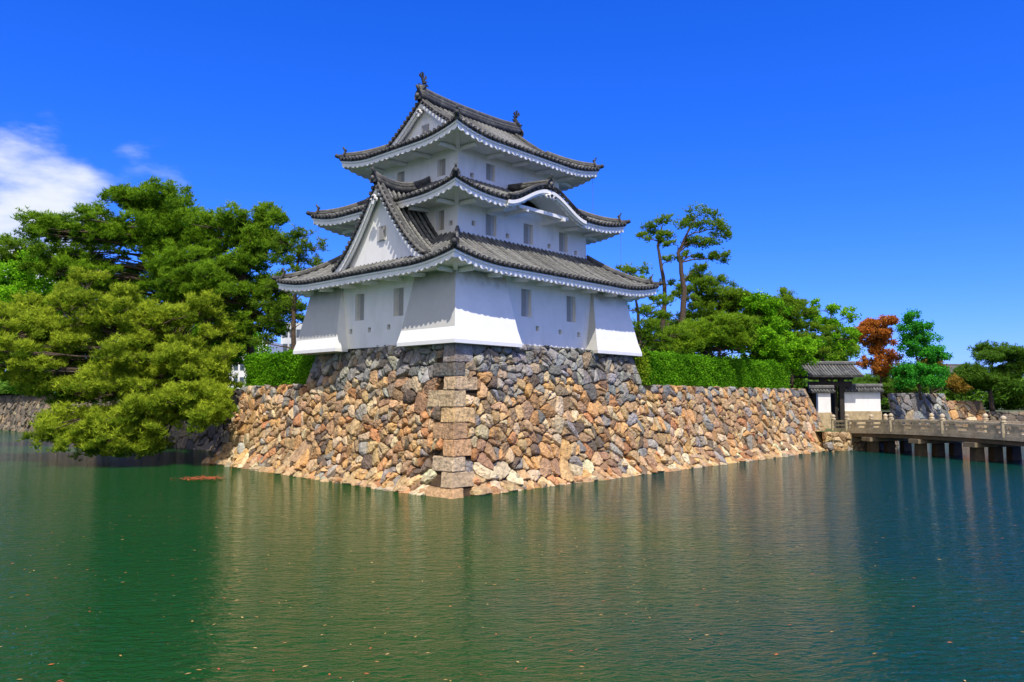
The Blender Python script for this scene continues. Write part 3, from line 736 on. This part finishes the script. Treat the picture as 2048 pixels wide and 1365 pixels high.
# ------------------------------------------------------------------ foliage
def fol_mesh(name,C,K,Ln,Wd,c0,c1,parent=None,quad=False,up=.35,bright=None):
    C=np.asarray(C,dtype=np.float32); n=len(C)
    d=rng.normal(size=(n,K,3)); d[:,:,2]=np.abs(d[:,:,2])*.8+up if not quad else d[:,:,2]
    d/=np.linalg.norm(d,axis=2,keepdims=True)+1e-6
    r=rng.normal(size=(n,K,3)); sdv=np.cross(d,r); sdv/=np.linalg.norm(sdv,axis=2,keepdims=True)+1e-6
    ln=Ln*rng.uniform(.7,1.3,size=(n,K,1)); b=C[:,None,:]+rng.normal(size=(n,K,3))*(.02 if not quad else .08)
    t=rng.uniform(0,1,size=(n,1)); 
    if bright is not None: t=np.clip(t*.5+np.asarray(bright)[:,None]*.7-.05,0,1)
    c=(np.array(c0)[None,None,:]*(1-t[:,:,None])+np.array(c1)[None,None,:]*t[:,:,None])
    c=np.repeat(c,K,axis=1)*rng.uniform(.8,1.2,size=(n,K,1))
    if quad:
        V=np.stack([b,b+d*ln*.5+sdv*Wd,b+d*ln,b+d*ln*.5-sdv*Wd],axis=2); m=4
    else:
        V=np.stack([b-sdv*Wd,b+sdv*Wd,b+d*ln],axis=2); m=3
    cc=np.repeat(c[:,:,None,:],m,axis=2); V=V.reshape(-1,3).astype(np.float32); cc=cc.reshape(-1,3)
    nv=len(V); nf=nv//m
    me=bpy.data.meshes.new(name); me.vertices.add(nv); me.vertices.foreach_set('co',V.ravel())
    me.loops.add(nv); me.loops.foreach_set('vertex_index',np.arange(nv,dtype=np.int32))
    me.polygons.add(nf); me.polygons.foreach_set('loop_start',np.arange(0,nv,m,dtype=np.int32))
    me.update(calc_edges=True)
    ca=me.color_attributes.new('Col','FLOAT_COLOR','POINT'); arr=np.ones((nv,4),dtype=np.float32); arr[:,:3]=cc; ca.data.foreach_set('color',arr.ravel())
    me.materials.append(M_leaf)
    o=bpy.data.objects.new(name,me); COL.objects.link(o); attach(o,parent); return o
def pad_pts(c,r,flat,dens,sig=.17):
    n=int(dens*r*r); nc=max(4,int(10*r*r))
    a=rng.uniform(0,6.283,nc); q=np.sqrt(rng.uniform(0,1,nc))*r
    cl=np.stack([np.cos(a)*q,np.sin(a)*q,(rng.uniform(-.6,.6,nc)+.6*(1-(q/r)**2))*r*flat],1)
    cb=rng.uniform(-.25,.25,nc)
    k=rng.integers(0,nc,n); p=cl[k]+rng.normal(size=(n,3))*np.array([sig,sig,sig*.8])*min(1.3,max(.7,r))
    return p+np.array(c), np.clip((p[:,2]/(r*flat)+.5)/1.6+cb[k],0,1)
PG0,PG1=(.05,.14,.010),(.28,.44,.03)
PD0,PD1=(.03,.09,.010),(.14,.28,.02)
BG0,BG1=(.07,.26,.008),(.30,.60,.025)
def tree(name,label,cat,trunk,tr,pads=None,lobes=(),kind='pine',c0=PG0,c1=PG1,dens=220,flat=.42,padr=1.0,Ln=.25,Wd=.027,K=6):
    b=trunk[0]; e=empty(name,S(*b),label,cat)
    pads=list(pads or [])
    F0=trunk[-1][1]
    for lb in lobes:
        R,z,rR,rz,n=lb[:5]; Fc=lb[5] if len(lb)>5 else F0
        for i in range(n):
            while True:
                x,y,q=random.uniform(-1,1),random.uniform(-1,1),random.uniform(-1,1)
                if x*x+y*y+q*q<1: break
            pads.append((R+x*rR,Fc+y*min(rR,4.2)*.8,z+q*rz,padr*random.uniform(.6,1.25)))
    tm=MB()
    TP=[Vector(S(*p)) for p in trunk]
    fine=[]
    for i in range(len(TP)-1):
        for j in range(4):
            fine.append(TP[i].lerp(TP[i+1],j/4)+Vector((random.uniform(-1,1),random.uniform(-1,1),0))*tr*.25)
    fine.append(TP[-1]); m=len(fine)
    rad=[tr*(1-.75*i/(m-1)) for i in range(m)]
    tm.tube(fine,rad,8,(.1,.08,.06))
    Cs=[];Bs=[]
    for (R,F,z,r) in pads:
        c=Vector(S(R,F,z)); 
        best=min(range(m),key=lambda i:(fine[i]-c).length+(3*max(0,fine[i].z-c.z+.3)))
        s_=fine[best]; mid=s_.lerp(c,.5)+Vector((random.uniform(-.3,.3),random.uniform(-.3,.3),random.uniform(-.1,.5)))
        r0=min(rad[best]*.6,.04+.010*(c-s_).length)
        tm.tube([s_,s_.lerp(mid,.6)+Vector((0,0,.1)),mid,mid.lerp(c,.6),c-Vector((0,0,.1))],[r0,r0*.85,r0*.6,r0*.4,.015],5,(.1,.08,.06),cap=False)
        for q in range(4 if r>.7 else 2):
            a=random.uniform(0,6.28); tm.tube([mid.lerp(c,.5),c+Vector((math.cos(a)*r*.7,math.sin(a)*r*.7,random.uniform(-.1,.15)))],[r0*.4,.012],4,(.1,.08,.06),cap=False)
        fl=flat*random.uniform(.8,1.3)
        p,bb=pad_pts(c,r,fl,dens); Cs.append(p);Bs.append(np.clip(bb+random.uniform(-.15,.15),0,1))
    tm.obj('trunk',M_bark,e,smooth=True)
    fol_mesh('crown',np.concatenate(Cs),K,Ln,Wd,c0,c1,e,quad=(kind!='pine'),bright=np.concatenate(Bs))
    return e
BL=dict(kind='leaf',c0=BG0,c1=BG1,flat=.75,K=3,Ln=.2,Wd=.07,dens=260)
tree('pine_tree','tall slender old pine with cloud-like needle pads','tree',[(13.2,60,4.9),(13.25,60,9),(13.5,60,12.5),(13.1,60,15.5),(14.3,60,18)],.33,
 pads=[(14.9,60,18.5,1.2),(13.9,60,17.6,1.1),(15.9,60,17.5,1.2),(16.5,60.5,16.8,.9),(15.2,59.5,16.2,1.1),(14.2,61,16.4,1.0),(16.3,60,15.1,1.0),(15.4,60.6,15.2,.8),(13.8,60,15.1,.8),(14.8,60,14.2,.6),(12.4,60,16.2,.7),(14.6,60,9.6,.9),(12.4,60,10.6,.8),(14.2,60,11.8,.7)],Ln=.22)
tree('pine_tree','slim leaning pine with sparse upper branches','tree',[(12.0,62,4.9),(12.2,62,10),(12.3,62,14),(11.8,62,16.5),(12.2,62,18)],.24,
 pads=[(11.0,62,17.9,1.0),(12.2,62,18.5,.9),(12.9,62,17.3,.9),(10.5,62,17.2,.7),(11.7,62,16.9,.9),(12.9,62,15.3,.7),(11.5,62,12,.7),(12.6,62,13.4,.6)],Ln=.22)
tree('pine_tree','short dense pine growing beside the turret','tree',[(8.6,53,4.9),(8.8,53,8),(8.5,53,12)],.22,
 pads=[(8.3,53,12.9,1.0),(7.6,53,11.6,1.0),(9.1,53,11.7,1.1),(7.9,53,10.2,1.1),(9.4,53,10.0,1.0),(9.0,53,8.8,1.1),(8.2,53,8.3,1.1),(9.9,53,8.1,.9),(9.8,53,7.4,1.0),(10.7,54,10.8,.8),(11.5,54,8.5,1.0),(11,54,7.2,1.0)])
tree('pine_tree','bushy pine filling the space behind the hedge','tree',[(13.8,70,4.9),(14,70,8),(14.2,70,11)],.25,lobes=[(13.6,9.2,3.2,2.4,30),(10.5,7.8,2.4,1.6,14)],dens=200)
tree('pine_tree','bushy pine with layered green branches','tree',[(16.4,66,4.9),(16.6,66,9),(16.3,66,14.6)],.25,pads=[(16.3,66,15.2,.8)],lobes=[(16.5,13.4,2.3,1.6,20),(17.0,11.2,2.9,1.2,18),(17.4,9.2,3.6,1.5,26),(19.7,12.0,1.8,1.6,14)])
tree('pine_tree','low spreading pine above the hedge','tree',[(14.6,56,4.9),(15,56,7),(15.4,56,9)],.2,lobes=[(15.2,8.6,2.6,1.5,24),(12.6,7.8,2.0,.9,12)],dens=240,c0=(.06,.16,.01),c1=(.32,.50,.03))
tree('maple_tree','bright green leafy tree behind the clipped hedge','tree',[(20.8,64,4.9),(21,64,8),(20.6,64,11)],.15,lobes=[(20.9,11.2,1.5,2.0,16),(21.3,8.6,3.0,1.5,28)],padr=.85,**BL)
tree('pine_tree','dark pine with rounded pads','tree',[(26,72,4.9),(26.2,72,9),(25.8,72,13.4)],.2,pads=[(25.6,72,13.9,.9)],lobes=[(25.8,12.4,2.0,1.3,16),(27.2,9.6,3.0,1.8,30),(24,10.5,2.2,1.6,14)])
tree('leafy_tree','light green shrubby tree above the hedge end','tree',[(23.5,66,4.9),(23.6,66,7),(23.5,66,9)],.14,lobes=[(24.0,7.8,2.8,1.4,28)],padr=.85,**BL)
tree('leafy_tree','sparse bright green tree with bare forked limbs','tree',[(31,78,3),(31.4,78,8),(32.4,78,12.6)],.22,lobes=[(32.2,12.4,2.5,1.6,16),(31.6,10,3.2,1.5,22)],padr=.75,**{**BL,'dens':190})
tree('leafy_tree','pale green shrubby tree beyond the gate','tree',[(37,90,3),(37.2,90,7),(37.2,90,10)],.2,lobes=[(37.3,9.0,3.4,1.9,26),(33,8,3.0,1.6,20)],padr=1.1,**{**BL,'dens':190,'c1':(.34,.52,.04)})
tree('maple_tree','rusty orange-red maple tree with feathery foliage','tree',[(40,84,4),(40.1,84,7),(39.9,84,12)],.16,lobes=[(39.7,11.0,2.0,1.9,24),(40.2,8.0,2.1,1.5,20)],padr=.8,**{**BL,'c0':(.34,.12,.02),'c1':(.66,.26,.05)})
tree('leafy_tree','vivid green tree with tiered flat branches','tree',[(42.2,80,4),(42,80,8),(41.8,80,12.3)],.14,
 pads=[(41.8,80,12.5,1.0),(41.2,80,11.4,1.2),(42.6,80,11.5,1.0),(42.0,80,10.4,1.3),(43.0,80,10.0,1.2),(41,80,9.5,1.1),(43.4,80,8.8,1.4),(44.4,80,8.2,1.0),(42.2,80,8.4,1.3),(40.6,80,6.8,1.3),(42,80,7.2,1.5),(43.6,80,6.9,1.4),(41.2,80,5.8,1.4),(43,80,5.8,1.3)],**{**BL,'flat':.5,'c0':(.03,.20,.02),'c1':(.11,.52,.05),'dens':320})
tree('leafy_tree','small orange-tinged shrub tree on the bank','tree',[(46.5,86,4.7),(46.5,86,6),(46.6,86,8)],.12,lobes=[(46.4,7.4,1.5,1.2,12),(49,5.6,1.8,.7,8)],padr=.8,**{**BL,'c0':(.15,.12,.01),'c1':(.45,.28,.05)})
tree('pine_tree','broad dark pine on the far bank','tree',[(67,108,2.3),(66.6,108,6),(67.5,108,10.5)],.35,lobes=[(67.5,10.2,3.8,1.2,18),(66,7.2,5,1.8,28),(71,8.5,3,2,14)],padr=1.5,dens=140,Ln=.35,Wd=.04,c1=(.18,.34,.04))
tree('pine_tree','round-headed pine on the far bank','tree',[(61,120,2.3),(61,120,5),(61,120,7.5)],.3,lobes=[(61,6.6,4.5,1.6,22),(55,5.6,3.6,1.5,16)],padr=1.5,dens=130,Ln=.35,Wd=.04,c1=(.18,.34,.04))
LP=dict(Ln=.30,Wd=.03,K=6,flat=.65)
tree('pine_tree','huge old pine with dense green crown on the moat bank','tree',[(-26,62,4.8),(-26.3,61.5,9),(-27.6,61,13),(-27.4,60,17),(-28.4,60,19.6)],.5,
 lobes=[(-28.2,19.6,3.0,1.2,22),(-30,17.2,4.6,1.9,42),(-25.2,16.7,3.2,2.2,32),(-35.0,17.2,3.4,1.0,16),(-28,14,6.5,2.2,50),(-35,14.5,3.5,1.8,20)],padr=1.1,dens=200,c0=(.05,.14,.01),c1=(.28,.47,.025),**LP)
tree('pine_tree','tall pine with feathery green branches','tree',[(-19.5,58,4.8),(-19.8,58,10),(-20.3,58,14),(-19.6,58,17.5)],.32,
 lobes=[(-21.6,16.8,2.2,1.4,16),(-19.2,15.4,2.6,1.9,26),(-18.3,17.8,.9,1.3,8),(-22,12.6,4.0,2.6,46),(-18.2,11.6,2.0,1.8,20),(-20.5,9.4,2.6,1.2,14)],padr=1.0,dens=200,c1=(.30,.49,.03),**LP)
tree('pine_tree','slender pine with fine twiggy branches beside the turret','tree',[(-14.9,53,4.8),(-15.1,53,10),(-14.9,53,13),(-14.5,53,15.3)],.2,
 pads=[(-14.6,53,15.4,1.0),(-15.6,53,14.8,1.1),(-13.8,53,14.5,1.0),(-16.2,53,13.6,1.1),(-14.6,53,13.7,1.1),(-13.5,53,13.1,.9),(-15.2,53,12.5,1.1),(-16.4,53,11.7,1.1),(-13.9,53,11.5,.9),(-15.3,53,10.4,1.0),(-16.5,54,9.5,1.1),(-17.4,54,8.0,1.0),(-17.2,54,10.6,1.0),(-14.4,53,9.4,.7)],dens=170,c1=(.22,.34,.03))
tree('pine_tree','leaning pine with yellow-green boughs drooping over the water','tree',[(-22,56,4.6),(-23.5,54,6.5),(-25.5,52,8),(-28,51,9),(-31,51,8.6)],.36,
 lobes=[(-23.4,9.2,4.2,2.4,38,53),(-28.6,9.6,5.0,2.8,46,52),(-31.6,7.0,3.6,1.8,30,49.5),(-26.8,5.8,4.8,2.2,50,50),(-20.8,5.8,2.8,2.0,34,50.5),(-19.4,3.6,2.2,1.1,20,47.5),(-23.0,2.8,3.2,1.3,32,48),(-26.4,1.9,3.2,1.1,30,48.5),(-23.4,1.2,2.6,.5,14,47.5),(-33.8,8.5,3.2,2.4,26,52)],padr=1.0,dens=200,c0=(.09,.18,.010),c1=(.50,.60,.045),**LP)
tree('leafy_tree','bright green broadleaf tree among the pines','tree',[(-41,66,4.8),(-41.5,66,10),(-41.6,66,15)],.3,lobes=[(-41.4,13.4,4.0,3.4,50),(-42,9.0,4.8,3.0,46)],padr=1.2,**{**BL,'dens':210})
tree('pine_tree','dark pine at the edge of the grove','tree',[(-44,70,4.8),(-44,70,12),(-44,70,17)],.35,lobes=[(-44.4,17.3,3,1.2,14),(-37,13.0,3.8,3.0,34)],padr=1.2,dens=190,**LP)
tree('leafy_tree','light green leafy tree filling the grove','tree',[(-32,70,4.8),(-32,70,9),(-32,70,12)],.3,lobes=[(-33,9,4,3.0,30),(-40,5.5,4,2.0,24),(-27,8.5,4.0,2.5,32)],padr=1.3,**{**BL,'dens':170})
tree('pine_tree','shady pine filling the back of the grove','tree',[(-30,72,4.8),(-30,72,9),(-29,72,13)],.35,lobes=[(-29.5,11.5,5,3.2,44),(-31,7.5,3.5,2.5,20)],padr=1.4,dens=150,c0=PD0,c1=(.18,.32,.02),Ln=.34,Wd=.04,flat=.6)
def wood(name,label,boxes,c0,c1,n,Ln=.8):
    P_=[];B_=[]
    for (R,F,z,rR,rz,k) in boxes:
        for i in range(k):
            c=S(R+random.uniform(-rR,rR),F+random.uniform(-4,4),z+random.uniform(-rz,rz))
            p,b_=pad_pts(c,random.uniform(1.6,3),.6,n,.2); P_.append(p);B_.append(b_)
    o=fol_mesh(name,np.concatenate(P_),3,Ln,.16,c0,c1,None,quad=True,bright=np.concatenate(B_)); o['kind']='stuff'; top(o,label,'trees')
wood('distant_trees','far belt of mixed green trees beyond the moat',[(20,130,6,20,4,70),(75,140,5,35,2.2,90),(120,140,5,30,2.0,30),(-68,120,7,20,3,50),(-38,125,4,12,1.5,20),(30,105,6,8,2,30)],(.05,.14,.015),(.22,.40,.05),40)
def hedge(label,x0,x1,y0,y1,z0,z1,n):
    e=empty('hedge',((x0+x1)/2,(y0+y1)/2,z0),label,'hedge')
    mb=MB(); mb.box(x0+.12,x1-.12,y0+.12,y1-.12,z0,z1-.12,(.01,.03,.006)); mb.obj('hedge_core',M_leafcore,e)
    P_=[];B_=[]
    fr=lambda a,b_:random.uniform(a,b_)
    for i in range(n):
        r=random.random()
        if r<.3: x=fr(x0,x1);y=fr(y0,y1);p=(x,y,z1+.09*math.sin(x*1.7+y*1.1)+.06*math.sin(x*4.1+y*3.3))
        elif r<.65: p=(fr(x0,x1),y0+fr(-.08,.1),fr(z0,z1))
        else: p=(x0+fr(-.08,.1),fr(y0,y1),fr(z0,z1)) if (y1-y0)>(x1-x0) or r>.95 else (fr(x0,x1),y0+fr(-.12,.1),fr(z0,z1))
        P_.append(p); B_.append(min(1,max(0,.5+.5*math.sin(p[0]*2.1+p[2]*3)*math.sin(p[1]*1.3+p[2]*2.2+p[0]*.7))))
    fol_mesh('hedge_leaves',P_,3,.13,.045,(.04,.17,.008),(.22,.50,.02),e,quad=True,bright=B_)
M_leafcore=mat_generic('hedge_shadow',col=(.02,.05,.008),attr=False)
hedge('long clipped bright green hedge along the top of the stone wall',17.3,39.2,2.3,3.5,4.86,6.8,28000)
hedge('clipped green hedge on the wall under the pines',3.6,4.8,15.6,24,4.86,6.8,14000)
P_=np.array([(16.6+random.gauss(0,.35),1.75+random.gauss(0,.2),5.8+random.gauss(0,.5)) for i in range(900)])
o=fol_mesh('climbing_plant',P_,3,.14,.05,(.13,.25,.01),(.38,.48,.03),None,quad=True); top(o,'yellow-green climbing plant at the corner of the turret base','plant')
# ------------------------------------------------------------------ bridge
br=empty('stone_bridge',S(29,55,0),'low arched stone bridge with capped posts crossing the moat','bridge')
def K(k,side=0,z=0):
    R=27.2+3.5*k+side*.96; F=60.8-11.8*k+side*.285; return S(R,F,z)
def dz(k): return 1.78-.26*((k-.65)/.95)**2
BW=4.0; BC=(.52,.44,.30)
dk=MB(); n=40
for i in range(n):
    ka=-.28+2.3*i/n;kb=-.28+2.3*(i+1)/n
    A,B=dz(ka),dz(kb)
    dk.box8([K(ka,0,A-.26),K(ka,BW,A-.26),K(kb,BW,B-.26),K(kb,0,B-.26),K(ka,0,A),K(ka,BW,A),K(kb,BW,B),K(kb,0,B)],(.5,.42,.3))
    for s0 in (.15,BW/2-.2,BW-.55):
        dk.box8([K(ka,s0,A-.55),K(ka,s0+.4,A-.55),K(kb,s0+.4,B-.55),K(kb,s0,B-.55),K(ka,s0,A-.27),K(ka,s0+.4,A-.27),K(kb,s0+.4,B-.27),K(kb,s0,B-.27)],(.12,.09,.06))
dk.obj('deck',M_bridge,br)
ks=[-.255,-.123]+[-.123+.381*j for j in range(1,6)]
for s0 in (.12,BW-.12):
    rl=MB()
    for i in range(n):
        ka=-.25+2.25*i/n;kb=-.25+2.25*(i+1)/n
        for (h,w_,t) in ((.70,.22,.17),(.38,.12,.12),(.08,.22,.16)):
            rl.beam(K(ka,s0,dz(ka)+h),K(kb,s0,dz(kb)+h),w_,t,BC)
    for j in range(1,len(ks)-1):
        for q in (.17,.5,.83):
            km=ks[j]+(ks[j+1]-ks[j])*q
            dl=.03
            rl.beam(K(km-dl,s0,dz(km)+.24),K(km+dl,s0,dz(km)+.24),.13,.22,BC); rl.beam(K(km-dl*.6,s0,dz(km)+.53),K(km+dl*.6,s0,dz(km)+.53),.13,.2,BC)
    rl.obj('railing',M_bridge,br)
    for k_ in ks:
        m_=MB(); zz=dz(k_); a=Vector(K(k_,s0,zz))
        m_.tube([a-Vector((0,0,.1)),a+Vector((0,0,.9))],.18,10,BC)
        m_.tube([a+Vector((0,0,q)) for q in (.88,.93,.95,1.0,1.08,1.17,1.24,1.28)],[.21,.21,.12,.12,.18,.17,.09,.02],10,(.55,.46,.32))
        m_.obj('post',M_bridge,br)
for k_ in (.07,.45,.83,1.21,1.59,1.97):
    m_=MB(); zz=dz(k_)
    for s0 in (.45,BW/2,BW-.45):
        a=Vector(K(k_,s0,0)); m_.tube([a+Vector((0,0,-.6)),a+Vector((0,0,zz-.8))],[.46,.42],4,(.085,.065,.045))
    m_.beam(K(k_,-.2,zz-.7),K(k_,BW+.2,zz-.7),.9,.3,(.24,.19,.13))
    m_.obj('pier',M_bridge,br)
# ------------------------------------------------------------------ gate
gt=empty('castle_gate',S(28.6,70,1.5),'dark timber castle gate with tiled roof and white plaster side walls','gate')
def gabroof(mb,R0,R1,Fc,half,ze,zr):
    for sg in (-1,1):
        mb.add([S(R0,Fc,zr),S(R1,Fc,zr),S(R1,Fc+sg*half,ze),S(R0,Fc+sg*half,ze),S(R0,Fc,zr-.15),S(R1,Fc,zr-.15),S(R1,Fc+sg*half,ze-.15),S(R0,Fc+sg*half,ze-.15)],
          [(0,1,2,3),(4,5,6,7),(2,3,7,6),(0,3,7,4),(1,2,6,5)],(.04,.04,.04))
        R=R0+.1
        while R<R1:
            mb.tube([S(R,Fc,zr+.02),S(R,Fc+sg*half*.5,(ze+zr)/2-.06),S(R,Fc+sg*(half+.04),ze+.02)],.07,6,rowcol()); R+=.27
    mb.tube([S(R0-.1,Fc,zr+.12),S(R1+.1,Fc,zr+.12)],.15,8,(.08,.08,.08)); mb.tube([S(R0-.1,Fc,zr+.26),S(R1+.1,Fc,zr+.26)],.09,8,(.16,.15,.14))
g_=MB(); gabroof(g_,26.2,31.0,70,1.9,6.15,7.15); g_.obj('roof',M_tile,gt)
g_=MB(); gabroof(g_,29.7,33.2,69.6,.55,4.85,5.1); g_.obj('coping',M_tile,gt)
g_=MB(); gabroof(g_,26.3,28.3,68.3,.4,4.75,4.95); g_.obj('coping',M_tile,gt)
g_=MB(); g_.boxS(29.75,33.0,69.4,69.8,3.0,4.8); g_.obj('wall',M_plaster,gt)
g_=MB(); g_.boxS(26.9,28.0,68.1,68.5,2.9,4.7);  g_.obj('wall',M_plaster,gt)
g_=MB(); g_.boxS(29.7,33.05,69.3,69.9,1.5,3.0,(.5,.38,.22)); g_.obj('wall_base',M_bridge,gt)
g_=MB(); g_.boxS(26.6,28.05,68.0,68.6,1.5,2.9,(.5,.38,.22)); g_.obj('wall_base',M_bridge,gt)
g_=MB()
for R in (27.6,29.3): g_.boxS(R,R+.4,69.2,69.6,1.5,6.0); g_.boxS(R+.05,R+.35,71.3,71.6,1.5,5.6)
g_.boxS(26.6,30.4,69.15,69.65,5.2,5.65); g_.boxS(26.6,30.6,69.3,69.5,5.8,6.05); g_.boxS(29.0,29.25,69.6,71.3,1.5,5.2); g_.boxS(27.0,29.3,71.62,71.75,1.5,5.2)
g_.obj('timber_frame',M_wood,gt)
# ------------------------------------------------------------------ office building far
ob=empty('office_building',S(-50,150,4),'pale multi-storey office block seen through the trees','building')
b_=MB(); b_.boxS(-58,-47.5,150,162,2,15.5,(.8,.8,.79)); b_.boxS(-48,-40.5,160,175,2,20,(.55,.56,.56)); b_.obj('wall',M_concrete,ob)
for j in range(4): 
    for i in range(8): w_=MB(); w_.boxS(-57.6+i*1.2,-56.8+i*1.2,149.9,150.05,4.2+j*2.8,5.6+j*2.8,(.06,.09,.12)); w_.obj('window',M_concrete,ob)
for j in range(5):
    for i in range(5): w_=MB(); w_.boxS(-47.6+i*1.4,-46.6+i*1.4,159.9,160.05,5+j*3,6.6+j*3,(.08,.1,.13)); w_.obj('window',M_concrete,ob)
ft=empty('castle_tower',S(113,195,6),'small distant white turret with tiled roof above the trees','castle tower')
a_=MB(); a_.boxS(110.5,115.5,195,199,4,11,(.7,.7,.7)); a_.obj('wall',M_plaster,ft)
a_=MB(); gabroof(a_,109.5,116.5,197,3.2,10.6,12.8); a_.obj('roof',M_tile,ft)
# ------------------------------------------------------------------ floating leaves
fl=MB()
def leaf(x,y,s,c):
    a=random.uniform(0,6.28); ca,sa=math.cos(a)*s,math.sin(a)*s
    fl.quad((x-ca,y-sa,.012),(x+sa*.4,y-ca*.4,.014),(x+ca,y+sa,.012),(x-sa*.4,y+ca*.4,.016),c)
for i in range(620):
    F=random.uniform(9,34); R=random.uniform(-.7,.2)*F if random.random()<.85 else random.uniform(.2,.7)*F
    q=S(R,F); leaf(q[0],q[1],random.uniform(.02,.055),random.choice([(.5,.14,.03),(.42,.24,.06),(.55,.36,.12),(.4,.1,.03)]))
for i in range(260):
    q=S(-15.8+random.gauss(0,.55),40+random.gauss(0,.5)); leaf(q[0],q[1],random.uniform(.06,.14),random.choice([(.45,.1,.03),(.3,.09,.03)]))
M_fl=mat_generic('dry_leaf',rough=.8)
o=fl.obj('floating_leaves',M_fl); o['kind']='stuff'; top(o,'small dry reddish leaves floating on the green moat water','leaves')
